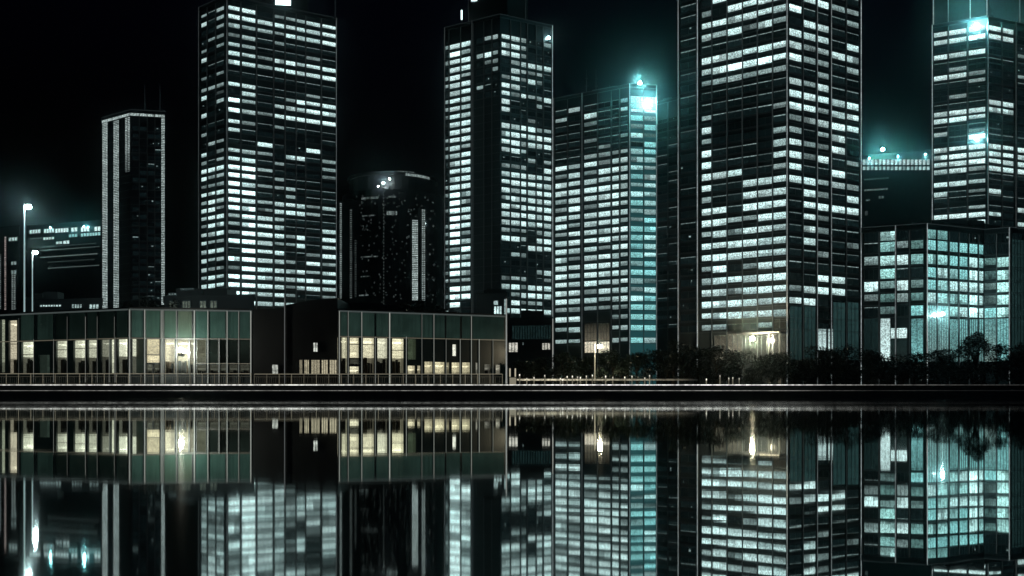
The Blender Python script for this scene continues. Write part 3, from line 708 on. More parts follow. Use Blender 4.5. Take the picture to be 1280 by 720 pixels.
for px in (1090, 1122, 1152): beacon(B9['root'], B9['base'], X(px, 626), 625.4 - (px - 1122) * .17, Z(195.6, 626), 480, r=.36, col=(.3, .95, 1), post=.3, name='added_glow_lamp')  # lamps added for the teal glow along the roof line

# low podium blocks just behind the pavilions
cells = [(0, a, b, 376.5, 385, mul((.5, .62, .5), k)) for a, b, k in ((212, 222, .22), (228, 238.5, .2), (250, 258, .26), (263, 271.5, .22))] + [(0, 211, 221, 367, 368.5, mul(WHITE, .2)), (0, 226, 243, 361, 362, mul(WHITE, .05))]
simple_block('podium_block', 'low dark podium with small greenish square windows under the wide left tower', 'building', [(205, 232), (318, 228)], 372, 14, cells, mat='dark')
cells = [(0, 50, 77, 381.2, 383.3, mul(WHITE, .9)), (0, 90, 103, 380.5, 385, mul(WHITE, .45)), (0, 112, 124, 380.5, 386.5, mul(WHITE, .75))]
simple_block('podium_block', 'low dark shed at left with three short bright strips above the pavilion roof', 'building', [(28, 222), (128, 218)], 377, 14, cells, mat='dark')
cells = [(0, 617, 623, 376, 381, mul(WHITE, .6)), (0, 617.5, 627.5, 383, 396, mul(WHITE, .75)), (0, 630, 633, 374, 396, mul(WHITE, .4)), (0, 636, 647.5, 428.5, 440, mul((1, .98, .85), .75)), (0, 677.5, 688, 429, 437, mul((1, .98, .85), .55)), (0, 653, 655, 428, 431, mul(WHITE, .25)), (0, 640, 689, 407, 424, mul(TEAL, .03))]
simple_block('podium_block', 'dark podium with two pale square windows below the central tower', 'building', [(612, 233), (692, 230)], 400, 14, cells[3:])
PB = simple_block('stair_block', 'narrow dark stair block with a stack of white windows left of the central tower base', 'building', [(596, 300), (634, 297)], 368, 14, cells[:3])
# ------------------------------------------------------------------ lakeside pavilions
random.seed(21)
def wall_with_holes(mb, f, u0, u1, z0, z1, holes, th, mat, glow=BLACK):
    us = sorted(set([u0, u1] + [h[0] for h in holes] + [h[1] for h in holes])); us = [u for u in us if u0 - 1e-6 <= u <= u1 + 1e-6]
    for a, b in zip(us, us[1:]):
        if b - a < 1e-4: continue
        m = (a + b) / 2; hs = sorted([(h[2], h[3]) for h in holes if h[0] < m < h[1]]); z = z0
        for lo, hi in hs:
            if lo > z + 1e-4: f.box(mb, a, b, z, lo, -th, 0, mat, glow)
            z = max(z, hi)
        if z1 > z + 1e-4: f.box(mb, a, b, z, z1, -th, 0, mat, glow)

def room(root, base, f, u0, u1, z0, z1, style, depth=1.5):
    """a lit bay: window frame with its pane, and the furnished room behind it"""
    mb = MB(base)
    for a, b, c, d in ((u0, u1, z0, z0 + .07), (u0, u1, z1 - .07, z1), (u0, u0 + .07, z0 + .07, z1 - .07), (u1 - .07, u1, z0 + .07, z1 - .07)): f.box(mb, a, b, c, d, -.12, .06, 'metal')
    if style.get('transom'):
        zt = z0 + (z1 - z0) * style['transom']; f.box(mb, u0 + .07, u1 - .07, zt - .05, zt + .05, -.10, .05, 'metal', mul(BEIGE, .05), [2])
    w = mb.build('window', root)
    mp = MB(base); f.quad(mp, u0 + .07, u1 - .07, z0 + .07, z1 - .07, -.05, 'clear'); mp.build('pane', w)
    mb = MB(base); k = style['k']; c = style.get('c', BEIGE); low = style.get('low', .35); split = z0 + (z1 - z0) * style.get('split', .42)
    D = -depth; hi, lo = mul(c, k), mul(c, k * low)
    mb.poly([f.p(u0, split, D), f.p(u1, split, D), f.p(u1, z1, D), f.p(u0, z1, D)], 'room', [mul(c, k * .75), mul(c, k * .75), hi, hi])  # room light put into the wall colours, brighter above the split
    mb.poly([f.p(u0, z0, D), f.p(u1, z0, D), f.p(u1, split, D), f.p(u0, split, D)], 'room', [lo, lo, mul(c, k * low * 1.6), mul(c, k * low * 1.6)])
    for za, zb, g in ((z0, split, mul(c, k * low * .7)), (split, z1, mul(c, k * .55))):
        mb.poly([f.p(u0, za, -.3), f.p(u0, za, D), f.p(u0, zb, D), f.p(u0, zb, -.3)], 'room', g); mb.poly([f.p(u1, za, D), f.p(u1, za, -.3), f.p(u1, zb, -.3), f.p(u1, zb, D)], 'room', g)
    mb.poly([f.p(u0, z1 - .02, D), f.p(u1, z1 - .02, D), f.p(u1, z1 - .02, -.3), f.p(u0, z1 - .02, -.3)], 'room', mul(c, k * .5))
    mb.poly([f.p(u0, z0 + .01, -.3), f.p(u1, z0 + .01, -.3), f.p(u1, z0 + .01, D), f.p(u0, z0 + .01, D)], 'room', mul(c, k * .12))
    # ceiling light tubes hung across the bay
    for t in (.25, .6):
        if style.get('tubes', True): f.box(mb, u0 + .15, u1 - .15, z1 - .55 - t * .3, z1 - .47 - t * .3, D * t - .1, D * t + .1, 'glow_strip', mul(c, k * 1.9))
    mb.build('room_interior', root)
    if style.get('desk', True):
        mb = MB(base); u = u0 + .1
        while u < u1 - .25:
            w_ = U(.12, .42); hgt = (split - z0) * U(.6, 1.04); e = min(u1 - .08, u + w_)
            f.box(mb, u, e, z0 + .02, z0 + hgt, -depth * .6 - U(0, .3), -depth * .5, random.choice(('dark', 'wall', 'bark'))); u = e + U(.01, .10)
        mb.build('furniture', root)

def pavilion(label, pts, top, trans, openings, uppers, depth, bars, k_up, rail_y=467):
    plan = plan_of(pts); faces = [Face(plan[i], plan[i + 1]) for i in range(len(plan) - 1)]
    a, b = Vector(plan[0]), Vector(plan[-1]); base = ((a.x + b.x) / 2, (a.y + b.y) / 2 + depth / 2, GZ)
    root = thing('pavilion', label, 'building', base)
    fr = faces[-1] if len(faces) == 1 else faces[top[0]]
    ztop = Z(top[1], fr.depth(top[2])); ztr = Z(trans[1], fr.depth(trans[2]))
    back = [(b.x * 1.02, b.y + depth), (a.x * 1.02, a.y + depth)]
    bmw = MB(base)
    for fi, f in enumerate(faces):
        holes = []
        for (gi, p0, p1, y0, y1, st) in openings:
            if gi != fi: continue
            d = f.depth((p0 + p1) / 2); z1 = Z(y0, d) if y0 else ztr - .05; z0 = max(GZ + .25, Z(y1, d)); u0, u1 = max(.05, f.s_at(p0)), min(f.len - .05, f.s_at(p1))
            if st is None: continue
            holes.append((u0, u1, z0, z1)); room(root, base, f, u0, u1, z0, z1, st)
        wall_with_holes(bmw, f, 0, f.len, GZ, ztop, holes, .3, 'wall', (.0006, .0016, .0015))
        # upper storey of panels with lamp light put in as glow
        for (gi, p0, p1, k, c) in uppers:
            if gi != fi: continue
            u0, u1 = max(.05, f.s_at(p0)), min(f.len - .05, f.s_at(p1)); mb = MB(base)
            g0, g1 = mul(c, k), mul(c, k * .72)
            mb.poly([f.p(u0, ztr + .12, .05), f.p(u1, ztr + .12, .05), f.p(u1, ztop - .12, .05), f.p(u0, ztop - .12, .05)], 'panel', [g0, g0, g1, g1])
            for uu in (u0, u1): f.box(mb, uu - .03, uu + .03, ztr + .12, ztop - .12, 0, .08, 'metal')
            mb.build('glass_panel', root)
        mb = MB(base); f.box(mb, 0, f.len, ztr - .06, ztr + .06, 0, .16, 'metal', mul(BEIGE, .11), [2]); f.box(mb, 0, f.len, ztop - .1, ztop + .12, -.3, .14, 'metal', (.05, .062, .06), [2]); mb.build('transom', root)
    for (fi, px, y0, y1, k, w) in bars:
        f = faces[fi]; u = min(f.len - .06, max(.06, f.s_at(px))); d = f.depth(px); mb = MB(base)
        f.box(mb, u - w, u + w, max(GZ, Z(y1, d)), min(ztop, Z(y0, d)), .02, .22, 'metal', mul((.95, 1, .9), k), [2]); mb.build('mullion', root)  # mullion front has its lit look put in as glow
    for i in range(len(plan)):
        pass
    full = list(plan) + back
    for p, q in ((plan[-1], back[0]), (back[0], back[1]), (back[1], plan[0])):
        g = Face(p, q); g.box(bmw, .05, g.len - .05, GZ, ztop, -.3, 0, 'wall')
    bmw.build('wall', root)
    mb = MB(base); cx = sum(p[0] for p in full) / len(full); cy = sum(p[1] for p in full) / len(full)
    mb.prism([(cx + (p[0] - cx) * 1.006, cy + (p[1] - cy) * 1.02) for p in full], ztop + .122, ztop + .34, 'dark')
    for _ in range(5):
        x, y, w = cx + U(-.35, .35) * abs(b.x - a.x), cy + U(0, .3) * depth, U(.5, 1.2); mb.box(x - w, x + w, y - w, y + w, ztop + .34, ztop + U(.6, 1.0), 'dark')
    mb.build('roof', root)
    return dict(root=root, base=base, faces=faces, ztop=ztop, ztr=ztr)

def st(k, c=(.92, .90, .66), **kw): d = dict(k=k * (1.75 if k > .2 else 1.2), c=c); d.update(kw); return d
GRN = (.35, .52, .42); TAN = (1.0, .87, .58); PALE = (.92, .93, .72)
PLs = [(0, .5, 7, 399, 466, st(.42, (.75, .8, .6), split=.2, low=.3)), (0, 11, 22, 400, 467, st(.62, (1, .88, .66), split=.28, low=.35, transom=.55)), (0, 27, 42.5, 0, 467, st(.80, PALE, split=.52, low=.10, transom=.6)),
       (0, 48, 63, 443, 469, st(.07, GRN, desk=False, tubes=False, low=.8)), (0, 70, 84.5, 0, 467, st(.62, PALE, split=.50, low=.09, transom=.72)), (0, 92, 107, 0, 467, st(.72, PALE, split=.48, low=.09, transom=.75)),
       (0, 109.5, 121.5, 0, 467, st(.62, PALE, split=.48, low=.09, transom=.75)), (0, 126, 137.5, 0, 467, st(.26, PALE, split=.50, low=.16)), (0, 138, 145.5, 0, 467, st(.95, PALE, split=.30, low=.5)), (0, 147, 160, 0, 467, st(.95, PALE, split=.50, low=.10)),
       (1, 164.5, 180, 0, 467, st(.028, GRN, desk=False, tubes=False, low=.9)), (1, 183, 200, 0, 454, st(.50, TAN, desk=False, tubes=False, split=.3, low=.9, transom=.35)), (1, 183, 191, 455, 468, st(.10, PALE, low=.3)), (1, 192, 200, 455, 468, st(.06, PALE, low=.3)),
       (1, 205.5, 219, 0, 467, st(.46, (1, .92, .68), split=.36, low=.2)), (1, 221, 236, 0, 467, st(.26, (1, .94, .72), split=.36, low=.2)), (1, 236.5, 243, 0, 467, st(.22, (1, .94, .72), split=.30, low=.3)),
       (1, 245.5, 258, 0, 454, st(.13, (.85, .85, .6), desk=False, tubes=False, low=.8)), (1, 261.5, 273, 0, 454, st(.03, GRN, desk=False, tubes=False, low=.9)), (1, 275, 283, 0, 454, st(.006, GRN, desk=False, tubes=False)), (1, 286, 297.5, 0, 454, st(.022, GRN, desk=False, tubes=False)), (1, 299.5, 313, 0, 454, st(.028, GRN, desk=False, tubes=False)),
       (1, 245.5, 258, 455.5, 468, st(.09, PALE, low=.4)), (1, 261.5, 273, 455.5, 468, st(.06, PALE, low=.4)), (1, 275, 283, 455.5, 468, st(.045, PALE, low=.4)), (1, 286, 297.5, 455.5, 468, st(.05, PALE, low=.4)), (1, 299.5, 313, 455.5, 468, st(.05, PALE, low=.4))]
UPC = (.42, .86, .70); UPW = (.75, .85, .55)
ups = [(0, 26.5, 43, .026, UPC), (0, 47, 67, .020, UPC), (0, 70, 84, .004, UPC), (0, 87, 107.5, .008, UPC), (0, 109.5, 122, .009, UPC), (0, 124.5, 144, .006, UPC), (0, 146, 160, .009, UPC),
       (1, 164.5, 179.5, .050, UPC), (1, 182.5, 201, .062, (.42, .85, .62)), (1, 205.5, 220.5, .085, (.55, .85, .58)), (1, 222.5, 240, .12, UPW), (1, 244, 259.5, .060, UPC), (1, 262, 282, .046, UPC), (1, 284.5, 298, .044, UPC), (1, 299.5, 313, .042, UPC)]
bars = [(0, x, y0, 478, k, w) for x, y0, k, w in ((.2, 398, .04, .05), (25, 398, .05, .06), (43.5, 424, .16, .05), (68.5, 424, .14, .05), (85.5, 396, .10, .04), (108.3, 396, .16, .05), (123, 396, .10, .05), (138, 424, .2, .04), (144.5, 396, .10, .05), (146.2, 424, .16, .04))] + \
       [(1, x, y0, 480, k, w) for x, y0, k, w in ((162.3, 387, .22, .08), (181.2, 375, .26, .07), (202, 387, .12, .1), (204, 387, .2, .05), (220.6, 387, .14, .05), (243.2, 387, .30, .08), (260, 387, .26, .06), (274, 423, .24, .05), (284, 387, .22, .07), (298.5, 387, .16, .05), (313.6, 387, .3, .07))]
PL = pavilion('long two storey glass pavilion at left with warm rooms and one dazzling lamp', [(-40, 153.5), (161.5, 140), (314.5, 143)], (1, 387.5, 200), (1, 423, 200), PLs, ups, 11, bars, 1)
f = PL['faces'][1]; mb = MB(PL['base']); f.box(mb, f.s_at(245), f.s_at(313.5), Z(454.9, 142), Z(454.1, 142), 0, .16, 'metal', mul(BEIGE, .16), [2]); mb.build('transom', PL['root'])
q = f.p(f.s_at(229.5), Z(437.5, 138.5), 2.4); beacon(PL['root'], PL['base'], q[0], q[1], q[2], 900, r=.34, col=(1, .95, .78), post=.2, name='wall_lamp')
mb = MB(PL['base']); mb.tube([(*f.p(f.s_at(229.5), q[2] - .85, .02), .05), (*f.p(f.s_at(229.5), q[2] - .85, 2.4), .05)], 'metal', BLACK, 6); mb.build('lamp_bracket', PL['root'])

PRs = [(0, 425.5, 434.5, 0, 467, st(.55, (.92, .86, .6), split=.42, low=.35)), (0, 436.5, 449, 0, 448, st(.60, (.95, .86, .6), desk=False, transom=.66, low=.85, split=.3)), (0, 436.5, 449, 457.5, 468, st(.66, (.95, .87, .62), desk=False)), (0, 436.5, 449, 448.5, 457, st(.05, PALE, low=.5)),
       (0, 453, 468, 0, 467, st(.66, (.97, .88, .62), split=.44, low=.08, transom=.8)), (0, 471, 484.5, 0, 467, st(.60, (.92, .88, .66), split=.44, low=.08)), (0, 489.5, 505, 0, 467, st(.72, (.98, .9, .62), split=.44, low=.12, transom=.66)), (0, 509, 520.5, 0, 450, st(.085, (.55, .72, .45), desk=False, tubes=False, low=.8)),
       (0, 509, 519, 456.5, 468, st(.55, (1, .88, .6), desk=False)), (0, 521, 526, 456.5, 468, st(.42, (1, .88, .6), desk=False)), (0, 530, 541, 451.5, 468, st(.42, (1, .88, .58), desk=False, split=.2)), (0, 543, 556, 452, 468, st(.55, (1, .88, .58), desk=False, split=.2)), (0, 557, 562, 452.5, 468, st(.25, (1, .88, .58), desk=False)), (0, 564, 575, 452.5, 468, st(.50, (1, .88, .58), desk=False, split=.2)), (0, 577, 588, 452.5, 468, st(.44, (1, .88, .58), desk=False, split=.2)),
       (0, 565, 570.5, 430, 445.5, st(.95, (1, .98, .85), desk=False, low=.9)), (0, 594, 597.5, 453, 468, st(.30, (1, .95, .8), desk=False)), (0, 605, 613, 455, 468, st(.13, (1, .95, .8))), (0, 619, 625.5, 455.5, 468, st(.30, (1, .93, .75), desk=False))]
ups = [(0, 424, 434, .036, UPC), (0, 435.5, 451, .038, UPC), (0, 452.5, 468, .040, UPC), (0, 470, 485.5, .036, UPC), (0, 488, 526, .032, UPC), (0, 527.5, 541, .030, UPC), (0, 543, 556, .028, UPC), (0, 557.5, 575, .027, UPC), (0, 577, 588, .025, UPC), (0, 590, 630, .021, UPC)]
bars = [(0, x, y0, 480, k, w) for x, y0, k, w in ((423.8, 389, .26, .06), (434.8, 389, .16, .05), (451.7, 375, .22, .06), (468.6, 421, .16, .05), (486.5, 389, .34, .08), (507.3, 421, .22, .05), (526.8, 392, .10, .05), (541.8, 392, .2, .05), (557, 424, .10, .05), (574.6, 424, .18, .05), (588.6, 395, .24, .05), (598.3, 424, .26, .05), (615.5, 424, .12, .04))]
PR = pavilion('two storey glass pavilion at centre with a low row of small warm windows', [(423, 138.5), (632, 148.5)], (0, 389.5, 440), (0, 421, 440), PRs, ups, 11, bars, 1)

# windowless hall between them
prof = [(315.5, 500), (315.5, 386), (356, 384.5), (356.5, 381), (372, 377), (396, 372.5), (430, 370.5), (455, 371.5), (482, 374), (498, 379), (498, 500)]
hb = (X(370, 150), 152, GZ); hall = thing('hall', 'black windowless hall with a curved roof between the two glass pavilions', 'building', hb)
pf = [(X(px, 142), max(GZ, Z(py, 142))) for px, py in prof]
def profile_prism(mb, pf, y0, y1, mat):
    n = len(pf); i = len(mb.v); mb.v += [Vector((x, y0, z)) - mb.o for x, z in pf] + [Vector((x, y1, z)) - mb.o for x, z in pf]
    for k in range(n): mb.f.append((i + k, i + n + k, i + n + (k + 1) % n, i + (k + 1) % n)); mb.m.append(mb.mi(mat)); mb.g.append([BLACK] * 4)
    mb.f.append(tuple(i + k for k in range(n))); mb.f.append(tuple(i + n + k for k in reversed(range(n)))); mb.m += [mb.mi(mat)] * 2; mb.g += [[BLACK] * n] * 2
# main mass stands back behind the pavilion, the front block reaches forward beside it
mb = MB(hb); profile_prism(mb, pf, 152, 168, 'dark'); mb.build('wall', hall)
mb = MB(hb); front = [(X(px, 141.5), max(GZ, Z(py, 141.5))) for px, py in [(315.8, 500), (315.8, 387), (356, 385), (356.5, 381.5), (375, 377.5), (400, 373.8), (422, 372.4), (422, 500)]]
profile_prism(mb, front, 141.5, 151.9, 'dark'); mb.build('wall', hall)
fh = Face((X(316, 141.45), 141.45), (X(422, 141.45), 141.45))
for a, b, y0, y1, k in ((392, 397, 428.5, 439.5, .75), (340.5, 347.5, 456, 467, .55)):
    mb = MB(hb); u0, u1 = fh.s_at(a), fh.s_at(b); z0, z1 = Z(y1, 141.4), Z(y0, 141.4)
    fh.quad(mb, u0, u1, z0, z1, .03, 'glass', mul((.95, 1, .9), k)); fh.box(mb, u0 - .06, u0, z0 - .06, z1 + .06, 0, .1, 'metal'); fh.box(mb, u1, u1 + .06, z0 - .06, z1 + .06, 0, .1, 'metal'); fh.box(mb, u0, u1, z0 - .06, z0, 0, .1, 'metal'); fh.box(mb, u0, u1, z1, z1 + .06, 0, .1, 'metal')
    fh.box(mb, (u0 + u1) / 2 - .025, (u0 + u1) / 2 + .025, z0, z1, .03, .08, 'metal'); mb.build('window', hall)
for a, b in ((374.5, 378), (380.5, 386.5), (389, 400), (402, 410), (412, 421)):
    mb = MB(hb); u0, u1 = fh.s_at(a), fh.s_at(b); z0, z1 = Z(468, 141.4), Z(450, 141.4)
    fh.quad(mb, u0, u1, z0, z1, .03, 'room', mul((1, .9, .62), U(.34, .6))); fh.box(mb, u0, u1, z1, z1 + .07, 0, .12, 'metal'); fh.box(mb, u0, u1, z0 - .07, z0, 0, .12, 'metal')
    for i in range(4): uu = u0 + (u1 - u0) * i / 3; fh.box(mb, uu - .035, uu + .035, z0, z1, .03, .1, 'metal')
    mb.build('window', hall)
mb = MB(hb); fh.box(mb, fh.s_at(356) - .06, fh.s_at(356) + .06, GZ, Z(372, 141.4), .02, .12, 'metal', mul((.95, 1, 1), .09), [2]); mb.build('downpipe', hall)

# ------------------------------------------------------------------ promenade furniture
def railing(label, px0, px1, D, ytop, step, k, fine=True):
    base = (X((px0 + px1) / 2, D), D, GZ); r = thing('railing', label, 'railing', base)
    x0, x1 = X(px0, D), X(px1, D); zt = Z(ytop, D)
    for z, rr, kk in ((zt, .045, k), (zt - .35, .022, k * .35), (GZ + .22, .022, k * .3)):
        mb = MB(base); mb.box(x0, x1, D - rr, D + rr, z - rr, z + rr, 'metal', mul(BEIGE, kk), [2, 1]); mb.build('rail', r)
    n = int((px1 - px0) / step)
    for i in range(n + 1):
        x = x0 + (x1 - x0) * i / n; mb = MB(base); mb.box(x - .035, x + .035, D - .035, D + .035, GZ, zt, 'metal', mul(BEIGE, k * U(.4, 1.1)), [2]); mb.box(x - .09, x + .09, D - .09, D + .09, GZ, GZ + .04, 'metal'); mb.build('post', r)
    if fine:
        mb = MB(base); x = x0
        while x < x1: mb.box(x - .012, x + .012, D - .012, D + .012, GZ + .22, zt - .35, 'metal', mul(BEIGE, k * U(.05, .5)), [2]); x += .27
        mb.build('baluster_grille', r)
    return r
railing('long thin metal railing on the quay in front of the left pavilion', -38, 314, 129.6, 467.2, 14.7, .20)
railing('thin metal railing on the quay in front of the black hall and centre pavilion', 318, 628, 129.6, 467.6, 14.9, .18)
# low kerb rail with a glow put into its face, on the open stretch
def kerb(label, px0, px1, D, y0, y1, prof):
    base = (X((px0 + px1) / 2, D), D, GZ); r = thing('guard_rail', label, 'guard rail', base); n = 24
    mb = MB(base)
    for i in range(n):
        a, b = X(px0 + (px1 - px0) * i / n, D), X(px0 + (px1 - px0) * (i + 1) / n, D); ga, gb = prof(i / n), prof((i + 1) / n)
        mb.poly([(a, D - .06, Z(y1, D)), (b, D - .06, Z(y1, D)), (b, D - .06, Z(y0, D)), (a, D - .06, Z(y0, D))], 'glow_strip', [mul(BEIGE, ga), mul(BEIGE, gb), mul(BEIGE, gb), mul(BEIGE, ga)])
    mb.box(X(px0, D), X(px1, D), D - .055, D + .06, Z(y1, D), Z(y0, D), 'white'); mb.build('rail', r)
    for i in range(22):
        x = X(px0 + (px1 - px0) * (i + .5) / 22, D); mb = MB(base); mb.box(x - .05, x + .05, D - .05, D + .05, GZ, Z(y1, D), 'metal'); mb.build('post', r)
kerb('pale low guard rail glowing along its face behind the quay under the street lamp', 646, 872, 133, 473.6, 475.8, lambda t: .85 * max(0, 1 - t) ** .8 * (.75 + .3 * math.sin(min(1, t * 2) * 3.1)))
# gate pier and flag pole at the end of the centre pavilion
b = (X(641, 130.5), 130.5, GZ); mb = MB(b); x = b[0]
mb.box(x - .42, x + .42, 130.1, 130.9, GZ, Z(472, 130.5), 'white', mul(BEIGE, .22), [2]); mb.box(x - .48, x + .48, 130.04, 130.96, Z(472, 130.5), Z(471, 130.5), 'stone')
for dx in (-.36, .32): mb.box(x + dx - .09, x + dx + .09, 130.3, 130.48, Z(471, 130.5), Z(460.5, 130.5), 'white', mul(BEIGE, .45), [2, 3, 5])
tag(mb.build('gate_pier'), 'small white gate pier with two upright posts at the end of the railing', 'gate pier')
def flagpole(label, px, D, ytop, k, r=.10):
    b = (X(px, D), D, GZ); t = thing('pole', label, 'pole', b)
    mb = MB(b); mb.tube([(b[0], D, GZ, r * 1.3), (b[0], D, GZ + 1, r), (b[0], D, Z(ytop, D), r * .7)], 'white', mul((.9, .95, .9), k), 8); mb.build('shaft', t)
    mb = MB(b); mb.tube([(b[0], D, GZ, r * 3), (b[0], D, GZ + .25, r * 2.2)], 'metal', BLACK, 8); mb.build('base', t)
    mb = MB(b); mb.ball((b[0], D, Z(ytop, D) + r), r * 1.5, 'metal', BLACK, nu=8, nv=5); mb.build('finial', t)
flagpole('tall pale pole standing at the right end of the centre pavilion', 633, 136, 373, .26)
flagpole('slender pale pole between the central tower and the teal lit tower', 691, 150, 398, .24, .09)

# street lamps
def street_lamp(label, px, D, yh, side, L, r, col, arm=1.0, kpole=.05, pr=.14, group=None):
    zt = Z(yh, D); b = (X(px, D), D, GZ); t = thing('street_lamp', label, 'street lamp', b, group); x = b[0]
    mb = MB(b); mb.tube([(x, D, GZ + .3, pr), (x, D, GZ + (zt - GZ) * .6, pr * .8), (x, D, zt + r * 1.2, pr * .55)], 'white', mul(col, kpole), 8); mb.build('pole', t)
    mb = MB(b); mb.tube([(x, D, GZ, pr * 2.4), (x, D, GZ + .3, pr * 1.6)], 'metal', BLACK, 8); mb.build('base', t)
    hx = x + side * arm; mb = MB(b); mb.tube([(x, D, zt + r * 1.1, pr * .5), (x + side * arm * .5, D, zt + r * 1.45, pr * .4), (hx, D, zt + r * 1.25, pr * .4)], 'metal', BLACK, 6); mb.build('arm', t)
    mb = MB(b); mb.tube([(hx, D, zt + r * .5, r * 1.25), (hx, D, zt + r * 1.1, r * .9), (hx, D, zt + r * 1.45, r * .25)], 'metal', BLACK, 10); h = mb.build('lamp_head', t)
    mb = MB(b); mb.ball((hx, D, zt), r, 'lamp', mul(col, L), sz=.8); mb.build('lens', h, True)
street_lamp('tall bright lamp mast at far left above the pavilion roof', 30.5, 190, 258.5, 1, 420, .5, (.7, 1, 1), .75, .34, .18)
street_lamp('shorter lamp mast beside the tall one at far left', 40.5, 205, 315.5, 1, 240, .42, (.7, 1, 1), .6, .3, .15)
street_lamp('warm street lamp among the trees standing alone before the teal lit tower', 743.5, 137, 432.5, 1, 420, .32, (1, .87, .58), .7, .22, .08)

# bollard lights along the promenade under the trees
random.seed(8)
k = 0
for px in (649.5, 658.5, 667.5, 681, 700.5, 703.5, 709, 715.5, 722, 725.5, 733, 740.5, 757, 766, 781, 790, 806, 812, 883, 900, 911, 916, 924):
    D = U(131.6, 133.8); h = U(.55, 1.25); b = (X(px, D), D, GZ)
    t = thing('bollard_light', 'short pale bollard light in the row on the promenade under the trees', 'bollard', b, 'bollard lights on the promenade')
    mb = MB(b); mb.tube([(b[0], D, GZ, .085), (b[0], D, GZ + h, .07)], 'white', mul(BEIGE, U(.05, .16)), 8); mb.build('post', t)
    mb = MB(b); mb.tube([(b[0], D, GZ + h, .07), (b[0], D, GZ + h + .22, .07)], 'glow_strip', mul((1, .95, .8), U(.5, 1.6)), 8); mb.build('lens', t)
    mb = MB(b); mb.tube([(b[0], D, GZ + h + .22, .10), (b[0], D, GZ + h + .28, .06)], 'metal', BLACK, 8); mb.build('cap', t)

# ------------------------------------------------------------------ trees
random.seed(31)
def tree(label, px, D, ytop, wpx, group, n=1500, low=.25, name='tree', leaf=.17):
    x0 = X(px, D); zt = Z(ytop, D); H = zt - GZ; W = wpx / F * D / 2; b = (x0, D, GZ)
    t = thing(name, label, 'tree' if name == 'tree' else 'bush', b, group)
    mb = MB(b); lean = U(-.2, .2); th = H * (.45 if name == 'tree' else .25)
    mb.tube([(x0, D, GZ - .05, .035 * H + .04), (x0 + lean * .4, D, GZ + th * .5, .026 * H + .03), (x0 + lean, D, GZ + th, .02 * H + .02)], 'bark', BLACK, 8)
    clumps = []
    for i in range(9 if name == 'tree' else 7):
        a = U(0, math.tau); rr = math.sqrt(R()) * .72; c = (x0 + math.cos(a) * W * rr, D + math.sin(a) * W * rr * .8, GZ + H * (low + (1 - low) * U(.12, .84)))
        clumps.append((c, U(.34, .55) * W))
        mb.tube([(x0 + lean, D, GZ + th * U(.7, 1), .014 * H + .015), ((x0 + lean + c[0]) / 2 + U(-.1, .1), (D + c[1]) / 2, (GZ + th + c[2]) / 2 + .1, .009 * H + .01), (c[0], c[1], c[2], .008)], 'bark', BLACK, 5)
    clumps.append(((x0 + U(-.15, .15) * W, D, zt - .28 * W), .34 * W))
    mb.build('trunk', t)
    mb = MB(b)
    for i in range(n):
        c, r = random.choice(clumps); a = U(0, math.tau); v = U(-1, 1); q = math.sqrt(1 - v * v); rr = r * (U(.25, 1.12) ** .6)
        p = Vector((c[0] + q * math.cos(a) * rr, c[1] + q * math.sin(a) * rr, c[2] + v * rr * .8))
        if p.z < GZ + .08 or p.z > zt + .15: continue
        s = leaf * U(.6, 1.35); d1 = Vector((U(-1, 1), U(-1, 1), U(-.7, .7))).normalized(); d2 = d1.cross(Vector((U(-1, 1), U(-1, 1), U(-1, 1)))).normalized()
        mb.poly([p - d1 * s, p + d2 * s * .42, p + d1 * s, p - d2 * s * .42], 'leaf')
    mb.build('crown', t)
G = 'dark trees and bushes lining the right bank'
specs = [(655, 146, 452, 36, 'low dark bush nearest the gate pier at the start of the tree line'), (676, 150, 446, 44, 'dark rounded tree below the central tower podium'), (706, 147, 439, 40, 'dark tree below the left half of the teal lit tower'),
         (727, 152, 447, 36, 'small dark tree just left of the warm street lamp'), (766, 148, 437, 50, 'broad dark tree just right of the warm street lamp'), (797, 146, 440, 46, 'dark tree below the glowing teal facade strip'),
         (822, 150, 436, 44, 'dark tree below the gap between the teal lit and tallest towers'), (842, 145, 424, 50, 'tall dark tree left of the tallest tower foot'), (872, 148, 434, 48, 'dark tree at the left foot of the tallest tower'), (897, 144, 431, 52, 'dark tree left of the warm lobby lamp'),
         (925, 147, 439, 46, 'lower dark tree at the left edge of the warm lobby lamp glow'), (951, 142, 444, 50, 'low dark bushy tree right in front of the warm lobby lamp'), (980, 146, 441, 48, 'dark tree under the corner of the tallest tower'), (1006, 143, 447, 46, 'low dark tree left of the pair of white lobby panes'), (1030, 147, 433, 52, 'dark tree in front of the pair of white lobby panes'),
         (1058, 143, 430, 50, 'dark tree at the right foot of the tallest tower'), (1088, 148, 436, 46, 'dark tree in the gap left of the teal office block'), (1114, 143, 445, 48, 'low dark tree before the white doorway of the teal office block'), (1143, 147, 441, 48, 'dark tree before the left corner of the teal office block'), (1172, 142, 437, 50, 'dark tree under the white wall lamp of the teal office block'),
         (1198, 147, 436, 44, 'dark tree right of the white wall lamp of the teal office block'), (1220, 144, 414, 40, 'pointed dark tree rising highest before the teal office block'), (1246, 146, 430, 48, 'broad dark tree before the right end of the teal office block'), (1274, 143, 427, 54, 'dark tree cut by the right edge of the view')]
for px, D, yt, w, lb in specs: tree(lb, px, D, yt, w, G, n=2300)
random.seed(77)
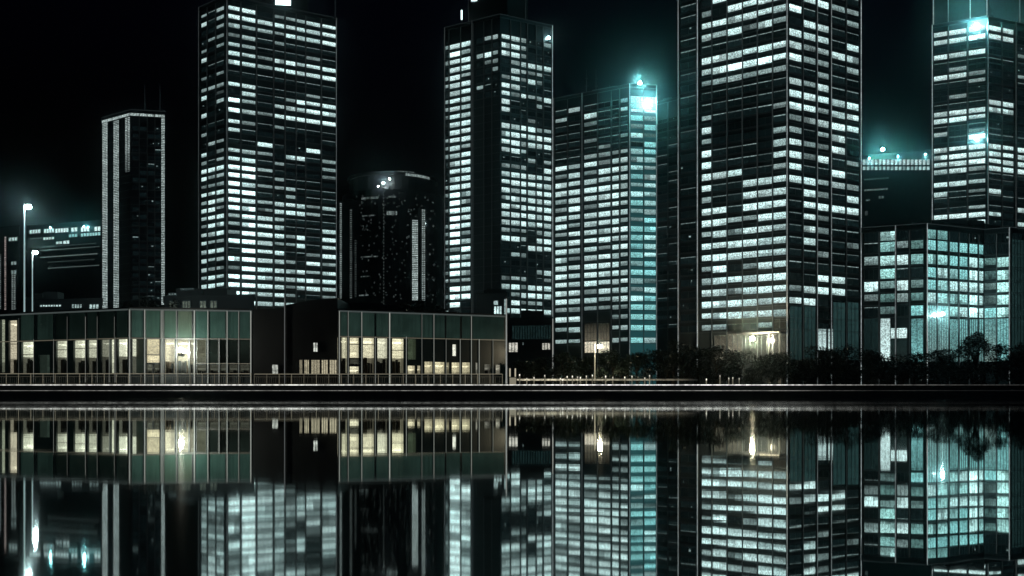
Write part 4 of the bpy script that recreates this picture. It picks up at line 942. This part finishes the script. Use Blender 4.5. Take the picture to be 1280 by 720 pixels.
for i, (px, yt) in enumerate([(663, 463), (690, 460), (716, 462), (752, 461), (780, 459), (808, 460), (834, 456), (858, 455), (884, 458), (911, 457), (938, 458), (966, 457), (994, 459), (1019, 456), (1045, 454), (1073, 456), (1101, 457), (1129, 456), (1157, 455), (1185, 456), (1209, 452), (1233, 453), (1261, 452)]):
    tree('low dark clipped bush at the foot of the tree line on the right bank', px, U(136, 139.5), yt, U(34, 42), 'low bushes at the foot of the tree line', n=900, low=0.0, name='bush', leaf=.14)
G2 = 'dark tree crowns behind the pavilion roofs'
for px, D, yt, w, lb in ((158, 178, 377, 40, 'dark tree crown left of centre behind the left pavilion roof'), (186, 182, 369, 52, 'highest dark tree crown behind the left pavilion roof'), (222, 178, 374, 46, 'dark tree crown behind the lamp end of the left pavilion roof'),
                         (506, 180, 378, 40, 'dark tree crown behind the centre pavilion roof beside the black hall'), (528, 176, 374, 40, 'dark tree crown behind the centre pavilion roof below the round tower'), (549, 182, 381, 32, 'small dark tree crown behind the centre pavilion by the central tower')):
    tree(lb, px, D, yt, w, G2, n=2000, low=.45, leaf=.2)

# ------------------------------------------------------------------ night haze over the city and lake
m, nt, N, L = new_mat('night_haze')
out = N.new('ShaderNodeOutputMaterial'); v = N.new('ShaderNodeVolumeScatter'); v.inputs['Color'].default_value = (.7, .96, 1, 1); v.inputs['Density'].default_value = .0001; v.inputs['Anisotropy'].default_value = .986
L.new(v.outputs[0], out.inputs['Volume']); M['haze'] = m
mb = MB((0, 0, 0)); mb.box(-1000, 1000, -75, 1100, -3, 380, 'haze'); o = mb.build('haze'); o['kind'] = 'stuff'; tag(o, 'thin teal night haze glowing around the lamps over the whole city', 'haze')

# ------------------------------------------------------------------ sky, moonlight, camera
w = bpy.data.worlds.new('World'); sc.world = w; w.use_nodes = True; nt = w.node_tree; N, L = nt.nodes, nt.links
for n in list(N): N.remove(n)
out = N.new('ShaderNodeOutputWorld'); bg = N.new('ShaderNodeBackground'); sky = N.new('ShaderNodeTexSky'); sky.sky_type = 'NISHITA'; sky.sun_disc = False
EL, ROT = math.radians(-4.2), math.radians(150)
sky.sun_elevation = EL; sky.sun_rotation = ROT; sky.air_density = 1.0; sky.ozone_density = 3
L.new(sky.outputs[0], bg.inputs[0]); bg.inputs[1].default_value = .15; L.new(bg.outputs[0], out.inputs[0])
ld = bpy.data.lights.new('moon', 'SUN'); ld.energy = .012; ld.angle = math.radians(.5); ld.color = (.7, .95, 1)
lo = bpy.data.objects.new('moon', ld); COL.objects.link(lo); lo.rotation_euler = (math.radians(48), 0, math.radians(-28))

cd = bpy.data.cameras.new('camera'); cam = bpy.data.objects.new('camera', cd); COL.objects.link(cam)
cam.location = (0, 0, CH); cam.rotation_euler = (math.radians(90), 0, 0)
cd.sensor_width = 36; cd.lens = 36; cd.shift_y = (HY - 360) / 1280; cd.clip_start = .05; cd.clip_end = 9000
sc.camera = cam

sc.view_settings.view_transform = 'Standard'; sc.view_settings.look = 'None'; sc.view_settings.exposure = 0; sc.view_settings.gamma = 1
sc.render.engine = 'CYCLES'; cy = sc.cycles
cy.max_bounces = 6; cy.diffuse_bounces = 2; cy.glossy_bounces = 4; cy.transparent_max_bounces = 16; cy.volume_bounces = 0
cy.sample_clamp_indirect = 4; cy.sample_clamp_direct = 0; cy.use_denoising = True; cy.caustics_reflective = False; cy.caustics_refractive = False
sc.render.film_transparent = False
